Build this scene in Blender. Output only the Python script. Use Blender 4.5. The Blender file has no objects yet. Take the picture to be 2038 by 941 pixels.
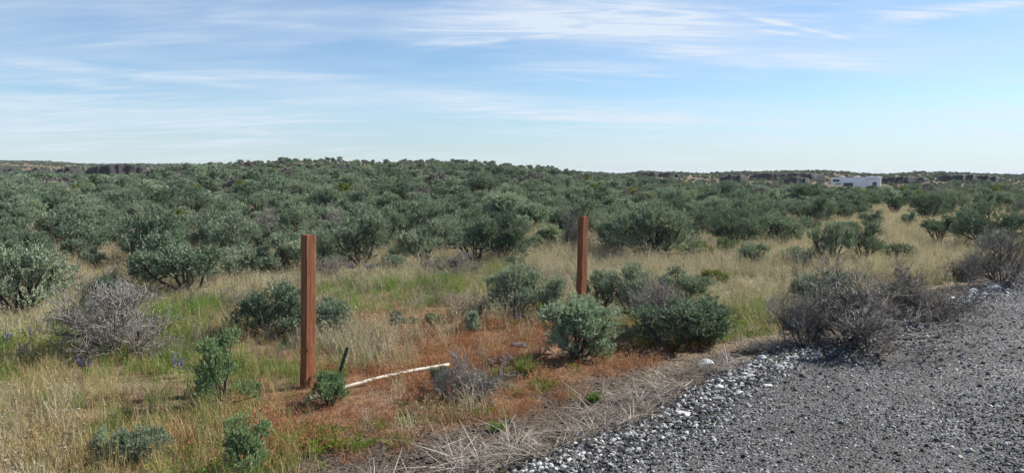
import bpy, math, random
import numpy as np
from mathutils import Vector, Matrix

# ------------------------------------------------------------------ camera, sky, sun, exposure
scene = bpy.context.scene
C = scene.collection
FPX, CX, CY, HORIZON, EYE = 1570.0, 1019.0, 470.5, 350.0, 1.72      # photograph: 2038 x 941
PITCH = math.atan((CY - HORIZON) / FPX)
cd = bpy.data.cameras.new('camera')
cam = bpy.data.objects.new('camera', cd); C.objects.link(cam)
cd.sensor_width = 36.0; cd.lens = FPX / 2038.0 * 36.0
cd.clip_start = 0.05; cd.clip_end = 20000
cam.location = (0, 0, EYE); cam.rotation_euler = (math.pi / 2 - PITCH, 0, 0)
scene.camera = cam

SUN_AZ = math.atan2(0.94, 0.33)          # clockwise from +Y
SUN_EL = math.radians(37)
sun_dir = Vector((math.sin(SUN_AZ) * math.cos(SUN_EL), math.cos(SUN_AZ) * math.cos(SUN_EL), math.sin(SUN_EL)))
sl = bpy.data.lights.new('sun', 'SUN'); sl.energy = 5.0; sl.angle = math.radians(0.5); sl.color = (1.0, 0.965, 0.90)
so = bpy.data.objects.new('sun', sl); C.objects.link(so)
so.rotation_euler = sun_dir.to_track_quat('Z', 'Y').to_euler()

scene.view_settings.view_transform = 'Standard'
scene.view_settings.look = 'None'
scene.view_settings.gamma = 1.0
scene.view_settings.use_curve_mapping = False
scene.view_settings.exposure = 0.92
scene.render.engine = 'CYCLES'
scene.cycles.max_bounces = 4
scene.cycles.diffuse_bounces = 2
scene.cycles.transmission_bounces = 2
scene.cycles.use_denoising = True
scene.cycles.use_adaptive_sampling = True
scene.cycles.adaptive_threshold = 0.025

def pix_dir(px, py):
    """world direction through a point of the photograph"""
    a = (px - CX) / FPX; b = (CY - py) / FPX
    c, s = math.cos(PITCH), math.sin(PITCH)
    return np.array([a, c + b * s, -s + b * c])

world = bpy.data.worlds.new('World'); scene.world = world; world.use_nodes = True
wt = world.node_tree; wt.nodes.clear()
def WN(t, **k):
    n = wt.nodes.new(t)
    for a, v in k.items(): setattr(n, a, v)
    return n
def setin(n, i, v, tree):
    if hasattr(v, 'is_output'): tree.links.new(v, n.inputs[i])
    else: n.inputs[i].default_value = v
def wmath(op, a, b=None, clamp=False):
    n = WN('ShaderNodeMath', operation=op, use_clamp=clamp); setin(n, 0, a, wt)
    if b is not None: setin(n, 1, b, wt)
    return n.outputs[0]
def wsmooth(v, lo, hi, a=0.0, b=1.0):
    n = WN('ShaderNodeMapRange', interpolation_type='SMOOTHSTEP')
    for i, x in enumerate((v, lo, hi, a, b)): setin(n, i, x, wt)
    return n.outputs[0]
out = WN('ShaderNodeOutputWorld'); bg = WN('ShaderNodeBackground'); bg.inputs[1].default_value = 0.073
sky = WN('ShaderNodeTexSky', sky_type='NISHITA', sun_disc=False)
sky.sun_elevation = SUN_EL; sky.sun_rotation = SUN_AZ
sky.altitude = 400; sky.air_density = 1.0; sky.dust_density = 0.0; sky.ozone_density = 5.0
tc = WN('ShaderNodeTexCoord'); DIR = tc.outputs['Generated']
sep = WN('ShaderNodeSeparateXYZ'); wt.links.new(DIR, sep.inputs[0])
den = wmath('ADD', wmath('MAXIMUM', sep.outputs[2], 0.0), 0.10)
comb = WN('ShaderNodeCombineXYZ')
wt.links.new(wmath('DIVIDE', sep.outputs[0], den), comb.inputs[0]); wt.links.new(wmath('DIVIDE', sep.outputs[1], den), comb.inputs[1])
def cloud_noise(rot, sc, seed, detail=6, dist=0.6, rough=0.55):
    m = WN('ShaderNodeMapping'); wt.links.new(comb.outputs[0], m.inputs[0])
    m.inputs['Location'].default_value = (seed, seed * 1.7, seed * .3)
    m.inputs['Rotation'].default_value = (0, 0, rot); m.inputs['Scale'].default_value = (sc[0], sc[1], 1)
    n = WN('ShaderNodeTexNoise'); wt.links.new(m.outputs[0], n.inputs['Vector'])
    n.inputs['Scale'].default_value = 1.0; n.inputs['Detail'].default_value = detail
    n.inputs['Distortion'].default_value = dist; n.inputs['Roughness'].default_value = rough
    return n.outputs[0]
fine = cloud_noise(0.35, (0.7, 2.2), 3.1, 5, 1.2)
broad = cloud_noise(0.2, (0.35, 0.9), 7.7, 4, 0.5)
wisp = cloud_noise(0.42, (1.6, 7.0), 21.4, 5, 1.6)
veil = cloud_noise(-0.25, (0.3, 0.7), 12.3, 4, 0.8)
cir = wmath('MULTIPLY', wmath('MULTIPLY', wsmooth(fine, 0.38, 0.78), wsmooth(wisp, 0.3, 0.66, 0.4, 1.0)), wsmooth(broad, 0.36, 0.68))
mask = wmath('MULTIPLY', cir, 0.85)
mask = wmath('ADD', mask, wmath('MULTIPLY', wsmooth(veil, 0.34, 0.72), 0.34))
low = wsmooth(sep.outputs[2], -0.03, 0.11, 0.60, 0.0)      # pale air low over the plain
def streak(p1, p2, width, amount, rag=0.5):
    """a condensation trail or a band of cirrus along a great circle"""
    global mask
    d1 = pix_dir(*p1); d2 = pix_dir(*p2); d1 /= np.linalg.norm(d1); d2 /= np.linalg.norm(d2)
    nn = np.cross(d1, d2); nn /= np.linalg.norm(nn); tt = d2 - d1; half = np.linalg.norm(tt) / 2; tt /= 2 * half
    mid = (d1 + d2) / 2
    a = WN('ShaderNodeVectorMath', operation='DOT_PRODUCT'); wt.links.new(DIR, a.inputs[0]); a.inputs[1].default_value = nn
    b = WN('ShaderNodeVectorMath', operation='DOT_PRODUCT'); wt.links.new(DIR, b.inputs[0]); b.inputs[1].default_value = tt
    w = wmath('MULTIPLY', wsmooth(fine, 0.25, 0.7, 1 - rag, 1 + rag), width / FPX)
    across = wsmooth(wmath('DIVIDE', wmath('ABSOLUTE', a.outputs['Value']), w), 0.0, 1.0, 1.0, 0.0)
    along = wsmooth(wmath('ABSOLUTE', wmath('SUBTRACT', b.outputs['Value'], float(mid @ tt))), half * 0.35, half, 1.0, 0.0)
    m = wmath('MULTIPLY', wmath('MULTIPLY', across, along), wsmooth(fine, 0.2, 0.6, 1.35 * amount * (1 - rag), 1.35 * amount)); m = wmath('MULTIPLY', m, wsmooth(wisp, 0.30, 0.66, 0.35, 1.0))
    mask = wmath('ADD', mask, m)
streak((-120, 104), (640, 190), 13, 0.34, 0.35)
streak((420, 166), (1120, 208), 34, 0.22, 0.5)
streak((700, 70), (1560, 18), 85, 0.50, 0.6)
streak((760, 82), (1100, 96), 12, 0.20, 0.5)
streak((850, 40), (2250, 50), 130, 0.26, 0.6)
streak((760, 215), (1500, 235), 48, 0.24, 0.6)
streak((-200, 230), (700, 260), 60, 0.20, 0.6)
streak((1440, 22), (1745, 90), 7, 0.55, 0.45)
streak((1480, 55), (1660, 80), 5, 0.35, 0.4)
streak((1200, 100), (1860, 135), 19, 0.42, 0.5)
streak((1700, 48), (2200, -18), 17, 0.45, 0.4)
streak((1055, 146), (1190, 164), 3.5, 0.35, 0.3)
streak((1630, 156), (1720, 180), 3, 0.25, 0.3)
streak((820, 196), (1330, 240), 26, 0.26, 0.6)
streak((1200, 245), (1420, 225), 17, 0.22, 0.6)
streak((900, 205), (2300, 195), 9, 0.14, 0.3)
mask = wmath('MINIMUM', mask, 0.9)
mix = WN('ShaderNodeMix', data_type='RGBA'); wt.links.new(mask, mix.inputs[0])
air = WN('ShaderNodeMix', data_type='RGBA'); wt.links.new(low, air.inputs[0]); wt.links.new(sky.outputs[0], air.inputs[6]); air.inputs[7].default_value = (2.6, 3.6, 4.8, 1)
wt.links.new(air.outputs[2], mix.inputs[6]); mix.inputs[7].default_value = (5.6, 6.2, 7.0, 1)
wt.links.new(mix.outputs[2], bg.inputs[0]); wt.links.new(bg.outputs[0], out.inputs[0])

# ------------------------------------------------------------------ materials
def new_mat(name):
    m = bpy.data.materials.new(name); m.use_nodes = True
    nt = m.node_tree; nt.nodes.clear()
    o = nt.nodes.new('ShaderNodeOutputMaterial')
    return m, nt, o
class NT:
    def __init__(s, nt): s.nt = nt
    def n(s, t, **k):
        x = s.nt.nodes.new(t)
        for a, v in k.items(): setattr(x, a, v)
        return x
    def l(s, a, b): s.nt.links.new(a, b)
    def ramp(s, fac, stops, interp='LINEAR'):
        r = s.n('ShaderNodeValToRGB'); r.color_ramp.interpolation = interp
        e = r.color_ramp.elements
        while len(e) < len(stops): e.new(0.5)
        for i, (p, c) in enumerate(stops): e[i].position = p; e[i].color = (*c, 1)
        s.l(fac, r.inputs[0]); return r.outputs[0]
    def noise(s, scale, detail=4, vec=None, rough=0.6, dist=0.0):
        x = s.n('ShaderNodeTexNoise'); x.inputs['Scale'].default_value = scale; x.inputs['Detail'].default_value = detail
        x.inputs['Roughness'].default_value = rough; x.inputs['Distortion'].default_value = dist
        if vec is not None: s.l(vec, x.inputs['Vector'])
        return x.outputs[0]
    def mix(s, fac, a, b, blend='MIX'):
        x = s.n('ShaderNodeMix', data_type='RGBA', blend_type=blend)
        for i, v in ((0, fac), (6, a), (7, b)):
            if hasattr(v, 'is_output'): s.l(v, x.inputs[i])
            else: x.inputs[i].default_value = v if i == 0 else (*v, 1)
        return x.outputs[2]
    def math(s, op, a, b, clamp=False):
        x = s.n('ShaderNodeMath', operation=op, use_clamp=clamp)
        for i, v in ((0, a), (1, b)):
            if hasattr(v, 'is_output'): s.l(v, x.inputs[i])
            else: x.inputs[i].default_value = v
        return x.outputs[0]
    def attr(s, name):
        x = s.n('ShaderNodeAttribute'); x.attribute_name = name; return x.outputs['Fac']

def leaf_mat(name, stops, trans=0.3, rnd_w=0.5, gloss=0.0):
    """foliage: colour picked per plant (object random) and per leaf (rnd)"""
    m, nt, o = new_mat(name); b = NT(nt)
    oi = b.n('ShaderNodeObjectInfo')
    f = b.math('ADD', b.math('MULTIPLY', oi.outputs['Random'], 1 - rnd_w), b.math('MULTIPLY', b.attr('rnd'), rnd_w))
    col = b.ramp(f, stops)
    d = b.n('ShaderNodeBsdfDiffuse'); b.l(col, d.inputs[0])
    t = b.n('ShaderNodeBsdfTranslucent'); b.l(b.mix(1.0, col, (1.0, 1.0, 0.72), 'MULTIPLY'), t.inputs[0])
    mx = b.n('ShaderNodeMixShader'); mx.inputs[0].default_value = trans
    b.l(d.outputs[0], mx.inputs[1]); b.l(t.outputs[0], mx.inputs[2])
    last = mx.outputs[0]
    if gloss:
        g = b.n('ShaderNodeBsdfGlossy'); g.inputs['Roughness'].default_value = 0.45
        m2 = b.n('ShaderNodeMixShader'); m2.inputs[0].default_value = gloss
        b.l(last, m2.inputs[1]); b.l(g.outputs[0], m2.inputs[2]); last = m2.outputs[0]
    b.l(last, o.inputs[0]); return m

def solid_mat(name, stops, scale=6, detail=5, rough=0.8, bump=0.0, bump_scale=30, spec=0.3, obj_rand=0.0, stretch=(1, 1, 1), metallic=0.0):
    m, nt, o = new_mat(name); b = NT(nt)
    tcn = b.n('ShaderNodeTexCoord'); mp = b.n('ShaderNodeMapping'); b.l(tcn.outputs['Object'], mp.inputs[0]); mp.inputs['Scale'].default_value = stretch
    f = b.noise(scale, detail, mp.outputs[0])
    if obj_rand:
        oi = b.n('ShaderNodeObjectInfo')
        f = b.math('ADD', b.math('MULTIPLY', f, 1 - obj_rand), b.math('MULTIPLY', oi.outputs['Random'], obj_rand))
    col = b.ramp(f, stops)
    p = b.n('ShaderNodeBsdfPrincipled'); b.l(col, p.inputs['Base Color']); p.inputs['Roughness'].default_value = rough
    p.inputs['Specular IOR Level'].default_value = spec; p.inputs['Metallic'].default_value = metallic
    if bump:
        bn = b.n('ShaderNodeBump'); bn.inputs['Strength'].default_value = bump; bn.inputs['Distance'].default_value = 0.02
        b.l(b.noise(bump_scale, 6, mp.outputs[0]), bn.inputs['Height']); b.l(bn.outputs[0], p.inputs['Normal'])
    b.l(p.outputs[0], o.inputs[0]); return m

M = {}
M['sage'] = leaf_mat('sage_leaf', [(0.0, (.066, .100, .064)), (0.3, (.128, .176, .116)), (0.62, (.225, .280, .195)), (1.0, (.41, .445, .325))], 0.18, 0.55)
M['sage_green'] = leaf_mat('sage_leaf_green', [(0.0, (.080, .135, .065)), (0.5, (.185, .265, .135)), (1.0, (.27, .35, .19))], 0.25, 0.7)
M['sage_pale'] = leaf_mat('sage_leaf_pale', [(0.0, (.150, .215, .145)), (0.5, (.26, .33, .235)), (1.0, (.38, .44, .325))], 0.3, 0.6)
M['rabbit'] = leaf_mat('rabbitbrush_leaf', [(0.0, (.22, .28, .18)), (0.5, (.36, .41, .28)), (1.0, (.52, .56, .42))], 0.3, 0.6)
M['olive'] = leaf_mat('olive_leaf', [(0.0, (.10, .13, .03)), (0.5, (.17, .20, .06)), (1.0, (.25, .27, .10))], 0.3, 0.6)
M['bark'] = solid_mat('sage_bark', [(0.2, (.045, .036, .030)), (0.8, (.125, .105, .088))], 18, rough=.9, stretch=(1, 1, .2))
M['deadwood'] = solid_mat('dead_twig', [(0.2, (.050, .042, .035)), (0.8, (.15, .130, .108))], 9, rough=.9, obj_rand=.3)
M['deadfine'] = leaf_mat('dead_fine_twig', [(0.0, (.128, .116, .104)), (0.5, (.230, .210, .190)), (1.0, (.39, .36, .325))], 0.1, 0.8)
M['gold'] = leaf_mat('dry_golden_grass', [(0.0, (.175, .180, .060)), (0.3, (.305, .265, .115)), (0.65, (.46, .375, .20)), (1.0, (.62, .52, .33))], 0.35, 0.6)
M['green'] = leaf_mat('green_grass', [(0.0, (.085, .160, .030)), (0.45, (.150, .235, .058)), (0.8, (.240, .290, .095)), (1.0, (.38, .36, .16))], 0.4, 0.5)
M['red'] = leaf_mat('russet_cheatgrass', [(0.0, (.165, .068, .040)), (0.35, (.300, .135, .074)), (0.7, (.440, .250, .145)), (1.0, (.60, .43, .27))], 0.35, 0.5)
M['beige'] = leaf_mat('pale_meadow_grass', [(0.0, (.215, .195, .125)), (0.4, (.365, .318, .225)), (0.75, (.50, .44, .335)), (1.0, (.64, .58, .48))], 0.35, 0.45)
M['straw'] = leaf_mat('matted_straw', [(0.0, (.110, .090, .075)), (0.5, (.27, .232, .195)), (1.0, (.54, .49, .43))], 0.2, 0.75)
M['weed'] = leaf_mat('verge_weed', [(0.0, (.070, .130, .020)), (0.5, (.130, .200, .035)), (0.85, (.210, .230, .050)), (1.0, (.31, .19, .05))], 0.35, 0.5)
M['forb'] = leaf_mat('dry_forb', [(0.0, (.105, .095, .075)), (0.5, (.20, .18, .145)), (1.0, (.34, .31, .26))], 0.2, 0.6)
M['lupine'] = leaf_mat('lupine_petal', [(0.0, (.12, .11, .22)), (0.5, (.19, .18, .31)), (1.0, (.32, .31, .45))], 0.3, 0.8)

# ------------------------------------------------------------------ terrain
_r = np.random.RandomState(5)
_FW = [(a, k, p, w) for a, k, p, w in zip(_r.uniform(0, 6.28, 22), 10 ** _r.uniform(-1.1, 0.75, 22), _r.uniform(0, 6.28, 22), np.ones(22))]
def fnoise(x, y, kmin=0, kmax=1e9):
    s = 0; c = 0
    for a, k, p, w in _FW:
        if kmin <= k <= kmax: s = s + np.sin((x * math.cos(a) + y * math.sin(a)) * k + p); c += 1
    return s / max(c, 1) ** 0.5

def flat_at(px, py, z=0.0):
    d = pix_dir(px, py); t = (z - EYE) / d[2]
    return np.array([d[0] * t, d[1] * t])
ROAD_Z = 0.10
S2 = math.sqrt(0.5)
_edge_px = [(1112, 920), (1228, 868), (1335, 828), (1375, 796), (1445, 758), (1525, 712), (1600, 694), (1700, 678), (1800, 645), (1900, 598), (1962, 574), (2038, 556)]
_e = np.array([flat_at(a, b, ROAD_Z) for a, b in _edge_px])
_es = (_e[:, 0] + _e[:, 1]) * S2; _et = (_e[:, 0] - _e[:, 1]) * S2
_es = np.concatenate([[-40, -8, 0], _es, [22, 40, 90]]); _et = np.concatenate([[-1.8, -2.7, -3.0], _et, [_et[-1] + .05, -1.2, 4.0]])
ROAD_W = 7.0
def road_dist(x, y):
    """metres inside the near edge of the gravel road (negative: on the verge)"""
    s = (x + y) * S2; t = (x - y) * S2
    e = np.interp(s, _es, _et)
    return np.minimum(t - e, e + ROAD_W - t)
def smooth(t):
    t = np.clip(t, 0, 1); return t * t * (3 - 2 * t)

# crest of the near rise, by bearing: pixel column, pixel row of its bare ground, distance
_cr = [(-900, 362, 85), (-300, 366, 85), (0, 365, 88), (150, 364, 92), (270, 357, 112), (340, 340, 140), (420, 333, 150), (500, 329, 160), (560, 325, 165), (640, 323.5, 168), (760, 326, 166),
       (850, 324.5, 168), (930, 325, 166), (1000, 332, 168), (1070, 338, 170), (1160, 349, 172), (1230, 357, 175), (1300, 366, 176), (1420, 378, 178), (1700, 382, 180), (2038, 380, 180), (3000, 378, 180)]
# skyline behind it
_sk = [(-900, 330, 470), (-200, 322, 470), (0, 324, 470), (100, 325, 460), (170, 330, 450), (300, 330, 430), (480, 331, 430), (640, 338, 420), (930, 340, 400), (1100, 343, 360), (1230, 350, 340),
       (1262, 347, 322), (1275, 344, 320), (1360, 346, 322), (1400, 349, 335), (1460, 345, 345), (1560, 344, 350), (1640, 343, 350), (1750, 349, 350), (1850, 345.5, 350), (1950, 349, 355), (2038, 351, 360), (2300, 348, 380), (3000, 344, 400)]
def _tab(tab):
    px, py, R = (np.array(v, float) for v in zip(*tab))
    az = np.arctan2(px - CX, FPX)
    return az, EYE + (HORIZON - py) / FPX * R * np.cos(az), R
CR, SK = _tab(_cr), _tab(_sk)
def H(x, y):
    x = np.asarray(x, float); y = np.asarray(y, float)
    r = np.hypot(x, y); az = np.arctan2(x, y)
    Rc = np.interp(az, CR[0], CR[2]); zc = np.interp(az, CR[0], CR[1])
    R2 = np.interp(az, SK[0], SK[2]); z2 = np.interp(az, SK[0], SK[1])
    t = np.clip((r - 35) / (Rc - 35), 0, 1); t2 = np.clip((r - 15) / (Rc - 15), 0, 1)
    z = zc * np.where(zc > 0, t2 ** 1.32, smooth(t))
    u = (r - Rc) / (R2 - Rc); uc = np.clip(u, 0, 1)
    dip = np.where(zc > 2.2, 1.2, np.where(az < 0, 1.6, 0.0))
    zb = zc + (z2 - zc) * smooth(uc) - dip * np.sin(uc * math.pi) ** 2
    z = np.where(r > Rc, zb, z)
    z = np.where(r > R2, z2 - (r - R2) * 0.005, z)
    amp = np.clip((r - 6) / 60, 0, 1)
    z = z + 0.016 * fnoise(x, y, 0.8) * np.clip((r - 2) / 3, 0, 1) + 0.10 * amp * fnoise(x, y, 0, 0.35) * np.where(r > 250, 2.0, 1.0)
    rd = road_dist(x, y)
    k = smooth((rd + 0.75) / 0.8) * (r < 60)
    return z * (1 - k) + (ROAD_Z + 0.012 * fnoise(x, y, 0.5)) * k

_c, _s = math.cos(PITCH), math.sin(PITCH)
def project(x, y, z):
    dz = z - EYE; f = y * _c - dz * _s; u = y * _s + dz * _c
    f = np.where(np.abs(f) < 1e-6, 1e-6, f)
    return CX + FPX * x / f, CY - FPX * u / f, f
def at(px, py):
    """where the line of sight through a photograph point meets the ground"""
    d = pix_dir(px, py); t = np.geomspace(1.5, 900, 6000)
    x, y, z = d[0] * t, d[1] * t, EYE + d[2] * t
    g = H(x, y); i = int(np.argmax(z <= g))
    return Vector((float(x[i]), float(y[i]), float(g[i])))

# ------------------------------------------------------------------ mesh helpers
def mesh_np(name, V, F, mats, rnd=None, smooth_shade=False, midx=None, attrs=None):
    """V (n,3), F (m,k) all faces with k corners"""
    V = np.ascontiguousarray(V, np.float32); F = np.ascontiguousarray(F, np.int32); k = F.shape[1]
    me = bpy.data.meshes.new(name)
    me.vertices.add(len(V)); me.vertices.foreach_set('co', V.ravel())
    me.loops.add(F.size); me.loops.foreach_set('vertex_index', F.ravel())
    me.polygons.add(len(F)); me.polygons.foreach_set('loop_start', np.arange(0, F.size, k, dtype=np.int32))
    if midx is not None: me.polygons.foreach_set('material_index', np.ascontiguousarray(midx, np.int32))
    if smooth_shade: me.polygons.foreach_set('use_smooth', np.ones(len(F), bool))
    for m in (mats if isinstance(mats, (list, tuple)) else [mats]): me.materials.append(m)
    me.update(calc_edges=True)
    if rnd is not None:
        a = me.attributes.new('rnd', 'FLOAT', 'POINT'); a.data.foreach_set('value', np.ascontiguousarray(rnd, np.float32))
    for n_, v in (attrs or {}).items():
        a = me.attributes.new(n_, 'FLOAT', 'POINT'); a.data.foreach_set('value', np.ascontiguousarray(v, np.float32))
    return me
def link(name, data, parent=None, loc=None, rot=None, scale=None):
    o = bpy.data.objects.new(name, data); C.objects.link(o)
    if parent is not None: o.parent = parent
    if loc is not None: o.location = loc
    if rot is not None: o.rotation_euler = rot
    if scale is not None: o.scale = scale
    return o
def tag(o, label, cat, group=None):
    o['label'] = label; o['category'] = cat
    if group: o['group'] = group
    return o
def unit(v): return v / (np.linalg.norm(v, axis=-1, keepdims=True) + 1e-9)

class Tubes:
    """tapered tubes gathered into one quad mesh"""
    def __init__(s, sides=5): s.V = []; s.F = []; s.n = 0; s.k = sides
    def add(s, pts, rad, cap=False):
        pts = np.asarray(pts, float); k = s.k
        d = np.gradient(pts, axis=0); d = unit(d)
        ref = np.where(np.abs(d[:, 2:3]) > 0.9, np.array([[1.0, 0, 0]]), np.array([[0, 0, 1.0]]))
        a = unit(np.cross(d, ref)); b = np.cross(d, a)
        th = np.arange(k) / k * 2 * math.pi
        ring = pts[:, None] + np.asarray(rad)[:, None, None] * (np.cos(th)[None, :, None] * a[:, None] + np.sin(th)[None, :, None] * b[:, None])
        m = len(pts); s.V.append(ring.reshape(-1, 3))
        i = np.arange(m - 1)[:, None] * k + np.arange(k)[None]; j = np.arange(m - 1)[:, None] * k + (np.arange(k)[None] + 1) % k
        s.F.append((np.stack([i, j, j + k, i + k], -1).reshape(-1, 4)) + s.n)
        s.n += m * k
    def arrays(s): return np.concatenate(s.V), np.concatenate(s.F)

def leaves_quads(rng, P, D, L, W):
    """diamond leaves: base P, direction D, length L, width W"""
    n = len(P); side = unit(np.cross(D, rng.normal(size=(n, 3))))
    nrm = np.cross(D, side)
    mid = P + D * (L * 0.55)[:, None] + nrm * (L * 0.06)[:, None]
    V = np.stack([P, mid + side * (W / 2)[:, None], P + D * L[:, None], mid - side * (W / 2)[:, None]], 1).reshape(-1, 3)
    F = np.arange(n * 4).reshape(n, 4)
    return V, F

def sage_shape(seed, n_main=8, subs=4, sprigs=16, nl=13, leaf=0.034, wid=0.0098, height=0.8, lean=0.0, open_=0.0, legs=0.25):
    """one sagebrush, 1 m across: stems (tubes) and crown (leaf sprays)"""
    rng = np.random.RandomState(seed)
    tb = Tubes(5); ends = []; roots = []
    az0 = rng.uniform(0, 6.28)
    for i in range(n_main):
        az = az0 + i / n_main * 6.283 * 1.0 + rng.normal() * 0.35
        tilt = (0.15 + 0.85 * rng.uniform() ** 0.7) * 1.15 if i else 0.1
        rr = rng.uniform(0.72, 1.0)
        e = np.array([math.cos(az) * math.sin(tilt) * 0.40 * rr + lean * 0.2, math.sin(az) * math.sin(tilt) * 0.40 * rr, height * 0.80 * rr * (math.cos(tilt * 0.72) ** 0.9)])
        knee = e * np.array([0.55, 0.55, 0.30]) + rng.normal(size=3) * 0.025; knee[2] = max(knee[2], 0.03)
        b0 = np.array([rng.normal() * 0.02, rng.normal() * 0.02, -0.03])
        t = np.linspace(0, 1, 6)[:, None]
        pts = (1 - t) ** 2 * b0 + 2 * t * (1 - t) * knee + t ** 2 * e
        pts[1:-1] += rng.normal(size=(4, 3)) * 0.008
        tb.add(pts, np.linspace(0.020, 0.007, 6) * rng.uniform(.8, 1.2))
        ends.append(e); roots.append(pts[3])
        for j in range(subs):
            f = rng.randint(2, 5); p0 = pts[f]
            out_ = unit(e - np.array([0, 0, 0.1]) + rng.normal(size=3) * 0.30)
            ln = rng.uniform(0.14, 0.30) * (1 - 0.1 * f)
            e2 = p0 + out_ * ln; e2[2] = max(e2[2] + 0.03, 0.10)
            if j == subs - 1 and open_ < .1: e2 = np.array([math.cos(az + rng.normal() * .5) * rng.uniform(.2, .42), math.sin(az + rng.normal() * .5) * rng.uniform(.2, .42), rng.uniform(.10, .26)]); p0 = pts[1]
            m_ = (p0 + e2) / 2 + rng.normal(size=3) * 0.012
            tb.add(np.array([p0, m_, e2]), np.array([0.008, 0.006, 0.003]))
            ends.append(e2); roots.append(p0)
    P = []; D = []
    for e, r0 in zip(ends, roots):
        if open_ and rng.uniform() < open_: continue
        lr = rng.uniform(0.075, 0.135)
        n = int(sprigs * rng.uniform(0.6, 1.3))
        q = unit(rng.normal(size=(n, 3))) * (rng.uniform(size=(n, 1)) ** 0.35) * lr * np.array([.9, .9, 1.0])
        q[:, 2] = np.where(q[:, 2] < -.25 * lr, -q[:, 2], q[:, 2])
        st = e + q - unit(e - r0) * lr * 0.3
        st[:, 2] = np.maximum(st[:, 2], 0.05)
        up = unit(unit(q + 1e-6) * 0.95 + unit(e - r0) * 0.35 + np.array([0, 0, 0.75]) + rng.normal(size=(n, 3)) * 0.18)
        sl_ = rng.uniform(0.045, 0.095, n)
        for k in range(n):
            tt = (np.arange(nl) + rng.uniform(0, 1, nl)) / nl
            P.append(st[k] + up[k] * (tt * sl_[k])[:, None])
            D.append(unit(up[k] * 0.95 + rng.normal(size=(nl, 3)) * 0.5))
    P = np.concatenate(P); D = np.concatenate(D); n = len(P)
    L = leaf * rng.uniform(0.6, 1.25, n); W = wid * rng.uniform(0.7, 1.3, n)
    V, F = leaves_quads(rng, P, D, L, W)
    k = 1.0 / (np.percentile(np.hypot(V[:, 0], V[:, 1]), 97) * 2); kz = 0.8 / np.percentile(V[:, 2], 98.5)
    V = V * np.array([k, k, kz]); tv, tf = tb.arrays(); tv = tv * np.array([k, k, kz])
    sprig_r = np.repeat(rng.uniform(0, 1, n // nl + 1), nl)[:n]; lobe_r = np.repeat(rng.uniform(0, 1, n // (nl * sprigs) + 1), nl * sprigs)[:n]
    rnd = np.repeat(np.clip(lobe_r * .35 + sprig_r * 0.35 + rng.uniform(0, 1, n) * 0.3, 0, 1), 4)
    return (tv, tf), (V, F, rnd)

def dead_shape(seed, n_main=9, levels=4, height=0.62, thick=1.0, fine=1.0):
    """one bare shrub, 1 m across: dark limbs, pale fine twigs"""
    rng = np.random.RandomState(seed); tb = Tubes(4); fine_tb = Tubes(3)
    def grow(p, d, ln, rad, lev):
        k = 4; pts = [p]
        for i in range(k - 1):
            d = unit(d + rng.normal(size=3) * 0.20 + np.array([0, 0, 0.07])); pts.append(pts[-1] + d * ln / (k - 1))
        pts = np.array(pts); pts[:, 2] = np.maximum(pts[:, 2], 0.01)
        (tb if lev < 2 else fine_tb).add(pts, np.linspace(rad, rad * 0.6, k))
        if lev >= levels: return
        nb = [4, 4, 5, 4, 3][lev]
        for _ in range(nb):
            i = rng.randint(1, k); dd = unit(d + rng.normal(size=3) * np.array([.55, .55, .42]))
            grow(pts[i], dd, ln * rng.uniform(0.55, 0.85), max(rad * 0.58, 0.0016), lev + 1)
    for i in range(n_main):
        az = i / n_main * 6.283 + rng.normal() * 0.3; tilt = rng.uniform(0.25, 1.32)
        d = np.array([math.cos(az) * math.sin(tilt), math.sin(az) * math.sin(tilt), math.cos(tilt) * height / 0.5])
        grow(np.array([rng.normal() * .02, rng.normal() * .02, -0.02]), unit(d), rng.uniform(0.17, 0.24), 0.0085 * thick, 0)
    (a, b_), (c_, d_) = tb.arrays(), fine_tb.arrays()
    k = np.array([1, 1, 0]) / (np.percentile(np.hypot(c_[:, 0], c_[:, 1]), 97) * 2) + np.array([0, 0, 0.62 / np.percentile(c_[:, 2], 98.5)])
    return (a * k, b_), (c_ * k, d_)

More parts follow.
